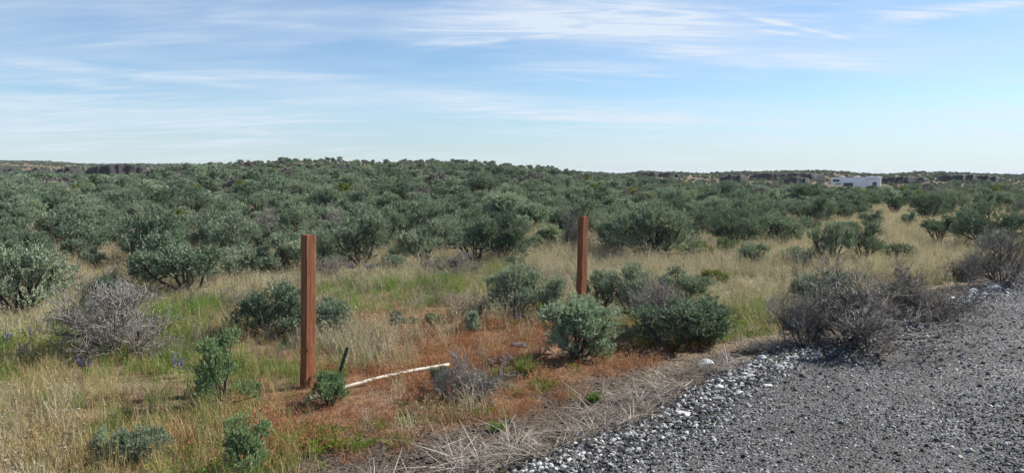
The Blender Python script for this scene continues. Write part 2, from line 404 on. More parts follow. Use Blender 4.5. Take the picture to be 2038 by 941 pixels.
def blades(rng, n, h, w, spread, lean, droop, heads=0.0, segs=3, head=(0.035, 0.010)):
    az = rng.uniform(0, 6.28, n); r = spread * np.sqrt(rng.uniform(size=n)); a2 = rng.uniform(0, 6.28, n)
    base = np.stack([np.cos(a2) * r, np.sin(a2) * r, -0.015 * np.ones(n)], 1)
    hh = rng.uniform(h[0], h[1], n); ln = np.abs(rng.normal(size=n)) * lean
    side = np.stack([-np.sin(az), np.cos(az), np.zeros(n)], 1); fw = np.stack([np.cos(az), np.sin(az), np.zeros(n)], 1)
    rows = []
    ang = ln.copy(); p = base.copy()
    tw = rng.normal(size=n) * 0.7
    sd = unit(side * np.cos(tw)[:, None] + fw * np.sin(tw)[:, None])
    for i in range(segs + 1):
        ww = w * (1 - 0.85 * (i / segs) ** 1.5)
        rows.append(np.stack([p - sd * ww / 2, p + sd * ww / 2], 1))
        dd = fw * np.sin(ang)[:, None] + np.array([0, 0, 1.0]) * np.cos(ang)[:, None]
        p = p + dd * (hh / segs)[:, None]; ang = np.minimum(ang + droop * rng.uniform(0.4, 1.4, n) / segs, 2.3)
    R = np.stack(rows, 1).reshape(n, (segs + 1) * 2, 3)
    F = []
    for i in range(segs): F.append(np.array([2 * i, 2 * i + 1, 2 * i + 3, 2 * i + 2]))
    F = (np.arange(n)[:, None, None] * (segs + 1) * 2 + np.array(F)[None]).reshape(-1, 4)
    V = R.reshape(-1, 3); rnd = np.repeat(rng.uniform(0, 1, n), (segs + 1) * 2)
    nh = int(n * heads)
    if nh:
        k = rng.choice(n, nh, replace=False); tip = R[k, -1]; tip[:, 2] = np.maximum(tip[:, 2], 0.02)
        P = np.repeat(tip, 3, 0); D = unit(np.repeat(fw[k], 3, 0) * 0.8 + rng.normal(size=(nh * 3, 3)) * 0.5 + np.array([0, 0, -0.15]))
        V2, F2 = leaves_quads(rng, P - D * 0.01, D, head[0] * rng.uniform(.6, 1.3, nh * 3), head[1] * rng.uniform(.7, 1.2, nh * 3))
        F = np.concatenate([F, F2 + len(V)]); V = np.concatenate([V, V2]); rnd = np.concatenate([rnd, np.repeat(rng.uniform(0.2, .8, nh * 3), 4)])
    V[:, 2] = np.maximum(V[:, 2], -0.015)
    return V, F, rnd

# ------------------------------------------------------------------ instancing of uncountable stuff
def scatter_tree(name, sources):
    col = bpy.data.collections.new(name + '_sources')
    for i, me in enumerate(sources): col.objects.link(bpy.data.objects.new('%s_source_%02d' % (name, i), me))
    g = bpy.data.node_groups.new(name + '_scatter', 'GeometryNodeTree')
    g.interface.new_socket('Geometry', in_out='INPUT', socket_type='NodeSocketGeometry')
    g.interface.new_socket('Geometry', in_out='OUTPUT', socket_type='NodeSocketGeometry')
    gi = g.nodes.new('NodeGroupInput'); go = g.nodes.new('NodeGroupOutput')
    ci = g.nodes.new('GeometryNodeCollectionInfo'); ci.inputs[0].default_value = col; ci.inputs[1].default_value = True; ci.inputs[2].default_value = True
    ip = g.nodes.new('GeometryNodeInstanceOnPoints')
    def na(n, t):
        x = g.nodes.new('GeometryNodeInputNamedAttribute'); x.data_type = t; x.inputs[0].default_value = n; return x.outputs[0]
    g.links.new(gi.outputs[0], ip.inputs['Points']); g.links.new(ci.outputs[0], ip.inputs['Instance'])
    ip.inputs['Pick Instance'].default_value = True
    g.links.new(na('pick', 'INT'), ip.inputs['Instance Index']); g.links.new(na('scl', 'FLOAT_VECTOR'), ip.inputs['Scale'])
    e2r = g.nodes.new('FunctionNodeEulerToRotation'); g.links.new(na('rot', 'FLOAT_VECTOR'), e2r.inputs[0]); g.links.new(e2r.outputs[0], ip.inputs['Rotation'])
    g.links.new(ip.outputs[0], go.inputs[0])
    return g
def scatter(name, label, cat, sources, P, rot, scl, pick):
    me = bpy.data.meshes.new(name); me.vertices.add(len(P)); me.vertices.foreach_set('co', np.ascontiguousarray(P, np.float32).ravel())
    for n_, v in (('rot', rot), ('scl', scl)):
        a = me.attributes.new(n_, 'FLOAT_VECTOR', 'POINT'); a.data.foreach_set('vector', np.ascontiguousarray(v, np.float32).ravel())
    a = me.attributes.new('pick', 'INT', 'POINT'); a.data.foreach_set('value', np.ascontiguousarray(pick, np.int32))
    o = link(name, me); md = o.modifiers.new('scatter', 'NODES'); md.node_group = scatter_tree(name, sources)
    o['kind'] = 'stuff'; tag(o, label, cat)
    return o

# ------------------------------------------------------------------ ground
def bell(u, v, cx, cy, sx, sy): return np.exp(-((u - cx) / sx) ** 2 - ((v - cy) / sy) ** 2)
def zones(x, y):
    """what grows where on the near ground, as weights (patches laid out once, at fixed places of the field)"""
    z = H(x, y); u, v, f = project(x, y, z); v = np.where(f > 0.3, v, 2000)
    rd = road_dist(x, y); nz = fnoise(x * 1.3, y * 1.3, 0.3); n2 = fnoise(x * 3 + 9, y * 3, 0.5)
    Z = {}
    straw = smooth((rd + 0.68 + 0.13 * nz) / 0.25) * smooth((-0.04 - rd + 0.07 * n2) / 0.18) * np.clip(.6 + .5 * fnoise(x * 2, y * 2, .6), .12, 1)
    soil = smooth((rd + 1.25 + 0.22 * nz) / 0.45) * smooth((-0.50 - rd + 0.1 * n2) / 0.3) * np.clip((1420 - u) / 250, 0.1, 1)
    weed = 0.75 * smooth((rd + 1.85 + 0.25 * nz) / 0.4) * smooth((-1.05 - rd + 0.15 * n2) / 0.35)
    weed = weed + 0.9 * bell(u, v, 1400, 690, 90, 30) + bell(u, v, 1480, 665, 60, 30)
    red = 0.7 * bell(u, v, 900, 760, 420, 110) + 1.2 * bell(u, v, 1260, 722, 130, 30) + 1.0 * bell(u, v, 1010, 800, 160, 40) + 0.5 * bell(u, v, 200, 880, 330, 60) + 1.7 * bell(u, v, 920, 690, 190, 70) + 1.5 * bell(u, v, 760, 820, 230, 85) + 1.4 * bell(u, v, 1090, 755, 190, 55) + 0.8 * bell(u, v, 560, 880, 150, 70) + 0.8 * bell(u, v, 1120, 650, 160, 40) + 0.8 * bell(u, v, 1250, 640, 90, 40)
    green = 1.0 * bell(u, v, 110, 630, 90, 30) + 1.1 * bell(u, v, 370, 610, 80, 32) + 0.7 * bell(u, v, 250, 735, 230, 26) + 0.8 * bell(u, v, 780, 590, 180, 28) + 0.8 * bell(u, v, 960, 550, 90, 22) + 0.55 * bell(u, v, 80, 695, 180, 30) + 0.4 * bell(u, v, 110, 835, 170, 35) \
        + 0.5 * bell(u, v, 430, 770, 130, 40) + 0.5 * bell(u, v, 1440, 620, 70, 30) + 0.8 * bell(u, v, 1830, 560, 60, 16) + 0.4 * bell(u, v, 580, 740, 90, 30) + 0.5 * bell(u, v, 230, 880, 120, 40)
    beige = 1.1 * bell(u, v, 520, 560, 260, 22) + 1.2 * bell(u, v, 1230, 535, 280, 34) + 1.3 * bell(u, v, 1650, 560, 320, 70) + 1.4 * np.clip((u - 1560) / 160, 0, 1) * (v < 560) + 0.8 * bell(u, v, 1090, 500, 60, 60) + 0.8 * (v < 520) + 0.5 * bell(u, v, 980, 620, 140, 30)
    gold = 0.10 + 0.7 * np.clip((640 - u) / 260, 0, 1) + 0.3 * bell(u, v, 150, 840, 260, 90)
    k = (1 + 0.5 * nz); pp = fnoise(x * 1.1 + 5, y * 1.1 - 2, .5, 3); green = green + .75 * np.clip(pp - .35, 0, 1.2) * (v > 560) * np.clip((900 - u) / 200, .45, 1); beige = beige + .8 * np.clip(-pp - .2, 0, 1.2) * (v > 520) * np.clip((1000 - u) / 200, .5, 1)
    for n_, w in (('red', red * k), ('green', green * (1 - 0.5 * nz)), ('beige', beige), ('gold', gold * k), ('weed', weed * (1 + .5 * n2))): Z[n_] = np.clip(w, 0, 3)
    off = smooth((-0.80 - rd) / 0.2)
    for n_ in ('red', 'green', 'beige', 'gold'): Z[n_] = Z[n_] * off * (1 - 0.90 * np.clip(soil * 1.25, 0, 1))
    Z['weed'] = Z['weed'] * smooth((-0.9 - rd) / 0.2)
    Z['forb'] = (.05 + .8 * np.clip(fnoise(x * .9 - 7, y * .9 + 3, .5, 3.5) - .45, 0, 1.2)) * off * (1 - np.clip(soil, 0, 1)) * np.where(v < 620, 1.3, np.where(v < 720, .7, .2))
    Z['straw'] = straw; Z['soil'] = soil; Z['road'] = smooth((rd + 0.1) / 0.2); Z['u'] = u; Z['v'] = v
    return Z

def build_ground():
    th = np.concatenate([np.linspace(-180, -48, 34)[:-1], np.linspace(-48, 48, 385), np.linspace(48, 180, 34)[1:-1]]) * math.pi / 180
    r = np.concatenate([[0.4, 0.9, 1.5, 2.1, 2.7], np.geomspace(3.2, 40, 150), np.geomspace(41, 600, 130), np.geomspace(640, 9000, 14)])
    T, R = np.meshgrid(th, r); x = (np.sin(T) * R).ravel(); y = (np.cos(T) * R).ravel(); z = H(x, y)
    n, m = len(r), len(th)
    i = np.arange(n - 1)[:, None] * m + np.arange(m)[None]; j = np.arange(n - 1)[:, None] * m + (np.arange(m)[None] + 1) % m
    F = np.stack([i, j, j + m, i + m], -1).reshape(-1, 4)[:, ::-1]
    V = np.stack([x, y, z], 1)
    # close the small hole below the camera
    V = np.concatenate([V, [[0, 0, float(H(0.0, 0.0))]]]); c = len(V) - 1
    k = np.arange(0, m - 1, 2)
    F = np.concatenate([F, np.stack([np.full(len(k), c), k, k + 1, (k + 2) % m], -1)[:, ::-1]])
    Z = zones(V[:, 0], V[:, 1]); tot = Z['red'] + Z['green'] + Z['beige'] + Z['gold'] + Z['weed'] + .15
    m_, nt, o = new_mat('dry_soil'); b = NT(nt)
    geo = b.n('ShaderNodeNewGeometry'); pos = geo.outputs['Position']
    n1 = b.noise(3.0, 8, pos, .65); n2 = b.noise(38, 6, pos, .7); n3 = b.noise(0.09, 5, pos, .6)
    base = b.ramp(n2, [(0.3, (.085, .062, .042)), (0.52, (.200, .150, .100)), (0.7, (.33, .26, .18))])
    base = b.mix(b.attr('red'), base, b.ramp(n2, [(0.3, (.085, .050, .034)), (0.5, (.215, .115, .070)), (0.70, (.38, .245, .16))]))
    base = b.mix(b.attr('beige'), base, b.ramp(n2, [(0.3, (.13, .11, .075)), (0.55, (.30, .26, .185)), (0.75, (.44, .39, .29))]))
    base = b.mix(b.attr('greenish'), base, b.ramp(n2, [(0.3, (.07, .065, .025)), (0.6, (.16, .15, .06)), (0.75, (.30, .25, .12))]))
    base = b.mix(b.attr('soil'), base, b.ramp(n2, [(0.3, (.032, .024, .017)), (0.5, (.092, .068, .049)), (0.66, (.20, .158, .12))]))
    far = b.ramp(n3, [(0.36, (.095, .080, .052)), (0.64, (.24, .162, .10))])
    base = b.mix(b.attr('far'), base, far)
    p = b.n('ShaderNodeBsdfPrincipled'); b.l(base, p.inputs['Base Color']); p.inputs['Roughness'].default_value = .95; p.inputs['Specular IOR Level'].default_value = .1
    bn = b.n('ShaderNodeBump'); bn.inputs['Strength'].default_value = .8; bn.inputs['Distance'].default_value = .03
    b.l(b.math('ADD', n2, n1), bn.inputs['Height']); b.l(bn.outputs[0], p.inputs['Normal']); b.l(p.outputs[0], o.inputs[0])
    rr = np.hypot(V[:, 0], V[:, 1])
    me = mesh_np('ground', V, F, m_, smooth_shade=True, attrs={'red': np.clip(Z['red'] / tot * 1.1, 0, 1), 'beige': np.clip(Z['beige'] / tot, 0, 1), 'greenish': np.clip((Z['green'] + Z['weed']) / tot, 0, 1),
              'soil': np.clip(np.maximum(Z['soil'] * 1.4, np.maximum(smooth((road_dist(V[:, 0], V[:, 1]) + .75) / .2), Z['road'])), 0, 1) * (rr < 60), 'far': np.clip((rr - 60) / 60, 0, 1)})
    g = link('ground', me); g['kind'] = 'structure'
build_ground()

def build_road():
    s = np.concatenate([np.linspace(-40, 0, 40), np.linspace(0.1, 26, 320), np.linspace(26.5, 90, 70)]); w = np.concatenate([np.linspace(-0.02, 0.9, 16), np.linspace(1.0, ROAD_W + .02, 26)])
    S, W = np.meshgrid(s, w, indexing='ij'); e = np.interp(S, _es, _et)
    rag = (0.06 * np.sin(S * 5.1) + 0.05 * np.sin(S * 11.3 + 1) + .04 * np.sin(S * 23 + 2)) * np.exp(-W * 2)
    T = e + W + rag
    x = (S + T) * S2; y = (S - T) * S2; z = H(x, y) + 0.006
    rut = np.exp(-((W - 2.1) / .35) ** 2) + np.exp(-((W - 3.9) / .35) ** 2)
    z = z - 0.004 * rut + 0.004
    n, m = S.shape; i = np.arange(n - 1)[:, None] * m + np.arange(m - 1)[None]
    F = np.stack([i, i + m, i + m + 1, i + 1], -1).reshape(-1, 4)[:, ::-1]
    m_, nt, o = new_mat('crushed_gravel'); b = NT(nt)
    pos = b.n('ShaderNodeNewGeometry').outputs['Position']
    vo = b.n('ShaderNodeTexVoronoi'); vo.inputs['Scale'].default_value = 55; b.l(pos, vo.inputs['Vector'])
    sp = b.n('ShaderNodeSeparateColor'); b.l(vo.outputs['Color'], sp.inputs[0])
    col = b.ramp(sp.outputs[0], [(0.0, (.030, .029, .030)), (0.5, (.085, .082, .079)), (0.85, (.17, .165, .16)), (1.0, (.42, .41, .39))])
    col = b.mix(b.ramp(b.noise(1.1, 4, pos), [(0.36, (0, 0, 0)), (0.58, (1, 1, 1))]), col, b.ramp(b.noise(60, 4, pos), [(0.3, (.034, .032, .031)), (0.7, (.115, .110, .104))]))
    p = b.n('ShaderNodeBsdfPrincipled'); b.l(col, p.inputs['Base Color']); p.inputs['Roughness'].default_value = .85; p.inputs['Specular IOR Level'].default_value = .25
    bn = b.n('ShaderNodeBump'); bn.inputs['Strength'].default_value = 1.0; bn.inputs['Distance'].default_value = .012; bn.invert = True
    b.l(vo.outputs['Distance'], bn.inputs['Height']); b.l(bn.outputs[0], p.inputs['Normal']); b.l(p.outputs[0], o.inputs[0])
    g = link('gravel_road', mesh_np('gravel_road', np.stack([x.ravel(), y.ravel(), z.ravel()], 1), F, m_, smooth_shade=True)); g['kind'] = 'structure'
build_road()

# ------------------------------------------------------------------ basalt cliffs
M['basalt'] = solid_mat('basalt', [(0.25, (.010, .008, .008)), (0.5, (.022, .019, .018)), (0.75, (.060, .047, .039))], .55, 8, .9, .8, 1.6, stretch=(.5, .5, 1.5))
def cliff(px0, px1, top, bot, R, label, seed, depth=9.0, slope=0.0, rug=1.0):
    rng = np.random.RandomState(seed); n = max(14, int((px1 - px0) * 0.6)); m = 9
    u = np.linspace(0, 1, n); px = px0 + (px1 - px0) * u
    tp = top + slope * u
    prof = np.clip(np.sin(np.clip(u * math.pi, 0, math.pi)) ** 0.35 * (1 - .30 * np.abs(np.interp(u, np.linspace(0, 1, 9), rng.uniform(-1, 1, 9))) * (u > .12) * rug), 0, 1)
    cols = np.interp(u, np.linspace(0, 1, n // 3), rng.uniform(-1, 1, n // 3)) * .35
    V = []
    for k in range(m + 3):
        f = min(k / m, 1.0)
        row = []
        for i in range(n):
            d = pix_dir(px[i], HORIZON); d = d / np.linalg.norm(d[:2])
            R_ = R + 1.0 * cols[i] + rng.normal() * .12 + (1 - prof[i]) * 5
            zt = EYE + (HORIZON - (tp[i] + (1 - prof[i]) * (bot - top) + rng.normal() * .25)) / FPX * R * d[1]
            zb = EYE + (HORIZON - bot) / FPX * R * d[1] - 3.0
            if k <= m: rr = R_ + (2.2 + .8 * cols[i]) * f * f + .22 * math.sin(f * 9 + i * .13) + .3 * (int(f * 4) % 2); z = zb + (zt - zb) * f
            elif k == m + 1: rr = R_ + depth * .5; z = zt + .25
            else: rr = R_ + depth; z = zb
            row.append((d[0] * rr, d[1] * rr, z))
        V += row
    V = np.array(V); i = np.arange(m + 2)[:, None] * n + np.arange(n - 1)[None]
    F = np.stack([i, i + 1, i + n + 1, i + n], -1).reshape(-1, 4)
    o = link('basalt_cliff', mesh_np('basalt_cliff', V, F, M['basalt'], smooth_shade=True)); tag(o, label, 'cliff', 'dark basalt outcrops along the skyline')
    CLIFF_TOPS.append(V[m * n:(m + 2) * n]); return None
CLIFF_TOPS = []
cliff(168, 300, 327, 352, 205, 'tallest blocky black basalt cliff rising above the thicket', 1, 12, rug=.25)
cliff(285, 392, 338, 350, 196, 'low stepped basalt ledge trailing off beside the tallest black cliff', 2, 8)
cliff(-40, 52, 334, 352, 240, 'columned dark basalt cliff at the photo\'s left edge', 3)
cliff(58, 84, 334, 350, 245, 'small dark knob of rock right of the columned cliff', 4)
cliff(106, 166, 334, 352, 235, 'rugged dark rock ledge just left of the tallest black cliff', 5)
cliff(1066, 1112, 332.5, 343, 185, 'jagged rock outcrop on the falling right end of the hill crest', 6, 6, slope=2)
cliff(1262, 1366, 341, 355, 245, 'flat topped dark basalt ledge standing alone against the sky', 7, 10, slope=3)
cliff(1432, 1486, 349, 360, 228, 'slanting dark rock band left of the broad ledge near the trailer', 8, 8, slope=-3)
cliff(1490, 1645, 343.5, 356, 250, 'broad dark basalt ledge on the skyline left of the white trailer', 9, 9)
cliff(1560, 1612, 353, 362, 222, 'small dark boulder ledge below the broad skyline ledge', 10, 6)
cliff(1752, 1850, 352, 360, 240, 'low dark rock band just right of the white trailer', 11, 7)
cliff(1865, 1990, 348, 356, 250, 'thin dark rock band on the skyline at far right', 12, 7)

# ------------------------------------------------------------------ plant prototypes
def near_sage(seed, mat, **k):
    (tv, tf), (cv, cf, cr) = sage_shape(seed, **k)
    return mesh_np('trunk', tv, tf, M['bark'], smooth_shade=True), mesh_np('crown', cv, cf, mat, cr)
SAGE = [near_sage(11, M['sage'], n_main=9, subs=4, sprigs=30), near_sage(12, M['sage'], n_main=8, subs=4, sprigs=27, height=.9), near_sage(13, M['sage'], n_main=10, subs=3, sprigs=30, height=.7),
        near_sage(14, M['sage'], n_main=7, subs=4, sprigs=28, open_=.15), near_sage(15, M['sage'], n_main=11, subs=4, sprigs=23, height=.75), near_sage(16, M['sage'], n_main=6, subs=4, sprigs=30, lean=.6, open_=.1),
        near_sage(17, M['sage'], n_main=9, subs=4, sprigs=27, open_=.25, height=.85)]
YOUNG = [near_sage(21, M['sage_green'], n_main=5, subs=3, sprigs=34, leaf=.044, wid=.0115, height=1.0, open_=.08), near_sage(22, M['sage_green'], n_main=5, subs=4, sprigs=31, leaf=.044, wid=.0115, height=.9, lean=.5, open_=.08),
         near_sage(23, M['sage_green'], n_main=7, subs=4, sprigs=27, leaf=.042, wid=.011, height=.7)]
PALE = [near_sage(31, M['sage_pale'], n_main=9, subs=4, sprigs=26, leaf=.042, wid=.0115, height=.8), near_sage(32, M['sage_pale'], n_main=8, subs=4, sprigs=23, leaf=.042, wid=.0115, height=.75)]
RABBIT = [near_sage(41, M['rabbit'], n_main=10, subs=4, sprigs=14, leaf=.05, wid=.016, height=.65), near_sage(42, M['olive'], n_main=10, subs=4, sprigs=14, leaf=.05, wid=.016, height=.6)]
DEAD = []
for sd, k in ((51, dict(n_main=8, height=.62)), (52, dict(n_main=10, height=.5)), (53, dict(n_main=9, height=.7, thick=1.2)), (54, dict(n_main=12, height=.42, thick=.8))):
    (a, b_), (c_, d_) = dead_shape(sd, **k)
    rr_ = np.random.RandomState(sd)
    DEAD.append((mesh_np('limbs', a, b_, M['deadwood']), mesh_np('twigs', c_, d_, M['deadfine'], np.repeat(rr_.uniform(0, 1, len(c_) // 12 + 1), 12)[:len(c_)])))
FAR = []
for i in range(10):
    (tv, tf), (cv, cf, cr) = sage_shape(60 + i, n_main=7, subs=3, sprigs=9, nl=7, leaf=.085, wid=.036, height=[.7, .8, .9, .75, .65, .85, .7, .8, .6, .7][i], open_=[0, .1, .2, 0, .1, .15, .05, .1, 0, .35][i])
    FAR.append(mesh_np('far_sage', np.concatenate([tv, cv]), np.concatenate([tf, cf + len(tv)]), [M['bark'], M[(['sage'] * 7 + ['sage_pale', 'olive', 'deadfine'])[i]]], np.concatenate([np.full(len(tv), .5), cr]), midx=np.concatenate([np.zeros(len(tf)), np.ones(len(cf))])))

RNG = np.random.RandomState(77)
PLACED = []                                      # (x, y, radius) of the shrubs placed so far
GROUPS = {'sage': 'sagebrush shrubs across the plain', 'dead': 'bare grey shrubs', 'young': 'young bright green sagebrush'}
def plant(name, parts, label, cat, group, pos, W, Ht, proto_h=0.8, rz=None, names=('trunk', 'crown')):
    root = link(name, None); root.location = (pos[0], pos[1], pos[2] - 0.01); root.rotation_euler = (RNG.normal() * .05, RNG.normal() * .05, RNG.uniform(0, 6.28) if rz is None else rz)
    root.scale = (W, W, Ht / proto_h); root.empty_display_size = .1
    tag(root, label, cat, group)
    for n_, me in zip(names, parts): link(n_, me, root)
    PLACED.append((pos[0], pos[1], W * .45))
    return root
def spot(px, base, wpx, hpx):
    p = at(px, base); f = project(p.x, p.y, p.z)[2]
    return p, wpx * f / FPX, hpx * f / FPX
def sage_at(px, base, wpx, hpx, kind, label, rz=None):
    p, W, Ht = spot(px, base, wpx, hpx)
    W *= 1.06; Ht *= 1.13 if base > 600 else .97
    lib = dict(sage=SAGE, young=YOUNG, pale=PALE, rabbit=RABBIT)[kind[0]]
    return plant('sagebrush' if kind[0] != 'rabbit' else 'rabbitbrush', lib[kind[1]], label, 'shrub', GROUPS['sage' if kind[0] != 'young' else 'young'] if kind[0] != 'rabbit' else 'pale rabbitbrush mounds', p, W, Ht, rz=rz)
def dead_at(px, base, wpx, hpx, k, label, rz=None):
    p, W, Ht = spot(px, base, wpx, hpx)
    return plant('bare_shrub', DEAD[k], label, 'shrub', GROUPS['dead'], p, W * 1.08, Ht * 1.1, .62, rz, ('limbs', 'twigs'))

# ---- the shrubs that can be told apart
sage_at(40, 622, 185, 112, ('sage', 4), 'big rounded sagebrush cut by the photo\'s left edge, in front of the thicket')
dead_at(238, 706, 265, 128, 0, 'fan shaped bare grey shrub in golden grass, casting a dark shadow')
sage_at(212, 640, 85, 80, ('sage', 4), 'small grey sagebrush peeking out behind the fan shaped bare shrub')
sage_at(441, 812, 140, 136, ('young', 0), 'upright bright green young sagebrush in golden grass, beside the taller post')
sage_at(545, 668, 150, 92, ('sage', 1), 'low dark sagebrush half hidden behind the taller wooden post')
sage_at(655, 672, 105, 70, ('sage', 2), 'low sagebrush just right of the taller wooden post')
sage_at(654, 806, 86, 58, ('young', 2), 'small dense green sagebrush at the foot of the taller wooden post')
sage_at(490, 948, 100, 112, ('young', 1), 'small two headed green sagebrush cut by the photo\'s bottom edge')
sage_at(205, 912, 56, 56, ('pale', 1), 'tiny silvery green sagebrush sprout low in the dry grass')
sage_at(278, 918, 110, 62, ('sage', 2), 'low dark green shrub beside the tiny silvery sprout')
sage_at(797, 660, 58, 36, ('sage', 3), 'tiny half dry sagebrush, first of three in the russet clearing')
sage_at(860, 656, 40, 30, ('young', 2), 'tiny green sagebrush, middle of three in the russet clearing')
sage_at(940, 664, 34, 40, ('pale', 0), 'tiny pale green sagebrush, last of three in the russet clearing')
sage_at(1030, 628, 115, 88, ('sage', 4), 'dark sagebrush left of the shorter post, first of the row behind it')
sage_at(1092, 634, 95, 74, ('sage', 3), 'open dark sagebrush close left of the shorter wooden post')
sage_at(1188, 616, 85, 66, ('sage', 6), 'sagebrush close right behind the shorter wooden post')
sage_at(1256, 622, 110, 84, ('sage', 1), 'rounded sagebrush between the shorter post and the grey shrub mass')
sage_at(1150, 714, 142, 104, ('pale', 0), 'plump pale silver green sagebrush standing in front of the shorter post')
sage_at(1372, 606, 108, 62, ('sage', 5), 'bluish sagebrush behind the grey twiggy mass right of the shorter post')
dead_at(1318, 668, 150, 100, 1, 'grey bare twigs of the half dead shrub mass right of the shorter post')
sage_at(1345, 692, 205, 90, ('sage', 6), 'broad grey green sagebrush spreading below the bare twigs right of the shorter post')
sage_at(1412, 688, 90, 58, ('young', 2), 'small green sagebrush at the right end of the half dead shrub mass')
dead_at(1690, 684, 350, 124, 2, 'broad dark bare shrub sprawling beside the gravel road')
dead_at(1815, 640, 230, 92, 3, 'bare twiggy shrub behind the sprawling one beside the gravel road')
sage_at(1655, 640, 120, 84, ('sage', 3), 'thin grey green sagebrush rising behind the sprawling bare shrub')
sage_at(1598, 612, 52, 60, ('sage', 0), 'narrow green sagebrush tip left of the sprawling bare shrub')
dead_at(1600, 690, 130, 92, 1, 'low bare grey shrub at the near end of the roadside brush')
dead_at(1995, 566, 150, 100, 0, 'bare grey shrub beside the road at the photo\'s right edge')
dead_at(1925, 556, 90, 50, 3, 'low bare shrub where the roadside brush meets the gravel')
dead_at(930, 800, 150, 86, 3, 'low tangled dry shrub at the raised end of the white pole')
sage_at(872, 776, 44, 42, ('sage', 6), 'tiny grey sagebrush sprig under the raised end of the white pole')
dead_at(905, 548, 130, 42, 2, 'twisted bare fallen branches at the foot of the thicket')
sage_at(1968, 494, 150, 92, ('sage', 1), 'big sagebrush at the far right before the straw coloured meadow')
sage_at(1866, 482, 84, 54, ('sage', 3), 'dark low sagebrush left of the big one at far right')
sage_at(1925, 470, 70, 44, ('sage', 2), 'small sagebrush tucked between the two at far right')
sage_at(1985, 505, 70, 46, ('pale', 1), 'pale small sagebrush in front of the big one at far right')
sage_at(1652, 528, 82, 90, ('sage', 6), 'tall dark tree like sagebrush, left one of a joined pair')
sage_at(1724, 526, 88, 84, ('sage', 3), 'tall dark tree like sagebrush, right one of a joined pair')
sage_at(1785, 520, 66, 36, ('sage', 4), 'low sagebrush just right of the joined tree like pair')
sage_at(1585, 524, 90, 32, ('sage', 2), 'low spreading sagebrush left of the joined tree like pair')
sage_at(1498, 528, 62, 46, ('sage', 0), 'small dark sagebrush alone in pale grass before the rounded bushes')
sage_at(1442, 508, 44, 36, ('young', 2), 'small green sagebrush between thicket and pale grass')
sage_at(1553, 486, 100, 56, ('sage', 4), 'smooth rounded dark green sagebrush at the meadow edge')
sage_at(1462, 492, 112, 76, ('sage', 2), 'large rounded grey green sagebrush left of the smooth dark one')
sage_at(1392, 514, 60, 34, ('rabbit', 1), 'low yellow green shrub at the thicket foot')
sage_at(1300, 515, 165, 110, ('sage', 4), 'massive dark sagebrush clump right of the shorter wooden post')
sage_at(1232, 505, 90, 80, ('sage', 0), 'dark sagebrush between the shorter post and the massive clump')
dead_at(1138, 500, 70, 66, 2, 'bare brown shrub just left of the shorter post top')
sage_at(1097, 494, 66, 48, ('rabbit', 0), 'whitish rounded rabbitbrush in the gap of the thicket')
sage_at(1066, 500, 34, 32, ('rabbit', 0), 'tiny whitish tuft left of the rounded rabbitbrush')
sage_at(1010, 522, 110, 98, ('sage', 1), 'dark full sagebrush at the left side of the thicket gap')
sage_at(945, 524, 110, 92, ('sage', 3), 'sagebrush with a bare twisted trunk at the thicket front')
sage_at(842, 526, 105, 84, ('sage', 5), 'sagebrush above the fallen branches at the thicket front')
sage_at(722, 530, 125, 104, ('sage', 6), 'spreading sagebrush with dark stems right behind the taller post')
sage_at(785, 540, 50, 34, ('sage', 4), 'small sagebrush at the thicket foot right of the dark stemmed one')
sage_at(625, 540, 95, 80, ('sage', 1), 'sagebrush directly behind the top of the taller post')
sage_at(575, 545, 95, 86, ('sage', 3), 'dark stemmed sagebrush just left of the taller post')
sage_at(520, 552, 82, 62, ('pale', 1), 'light green low sagebrush at the thicket front left of the taller post')
sage_at(380, 580, 180, 112, ('sage', 5), 'wide leaning sagebrush jutting out of the thicket over pale grass')
sage_at(300, 570, 90, 70, ('sage', 4), 'bluish small sagebrush at the left foot of the leaning one')
sage_at(462, 556, 80, 64, ('sage', 0), 'sagebrush between the leaning one and the light green one')
sage_at(1025, 556 - 20, 46, 30, ('sage', 2), 'small sagebrush at the foot of the dark full one by the gap')
sage_at(1720, 402, 34, 22, ('rabbit', 1), 'yellow green mound on the far meadow below the trailer')
sage_at(1808, 404, 52, 26, ('sage', 4), 'lone dark sagebrush on the straw coloured far meadow')
sage_at(1640, 448, 46, 44, ('sage', 6), 'upright sagebrush above the joined pair')
sage_at(1806, 452, 36, 32, ('sage', 3), 'small dark branching sagebrush on the meadow right of centre')
sage_at(1735, 452, 50, 34, ('sage', 2), 'dark low sagebrush on the meadow edge below the yellow green mound')

sage_at(1606, 470, 52, 38, ('sage', 2), 'small sagebrush right of the smooth rounded dark one')
sage_at(1690, 470, 46, 30, ('sage', 0), 'small sagebrush standing above the right one of the joined pair')
sage_at(1505, 456, 80, 50, ('sage', 5), 'wide sagebrush above the large rounded grey green one')
sage_at(1400, 470, 90, 58, ('sage', 1), 'sagebrush above the low yellow green shrub')
sage_at(1420, 566, 70, 30, ('rabbit', 1), 'olive shrub mound in pale grass right of the shorter post')
sage_at(1588, 648, 60, 40, ('sage', 6), 'thin grey sagebrush in pale grass left of the sprawling bare shrub')
sage_at(1700, 566, 70, 26, ('sage', 3), 'low open sagebrush in the pale grass above the sprawling bare shrub')
sage_at(1870, 424, 40, 16, ('sage', 2), 'low sagebrush far out on the straw coloured meadow')
dead_at(1880, 402, 44, 26, 2, 'bare grey shrub far out on the straw coloured meadow')
sage_at(1990, 392, 60, 28, ('sage', 4), 'dark sagebrush at the far edge of the meadow on the right')
dead_at(660, 552, 90, 34, 1, 'low bare grey brush at the thicket foot right of the taller post')
dead_at(215, 580, 90, 40, 3, 'low bare brush between the left edge sagebrush and the leaning one')

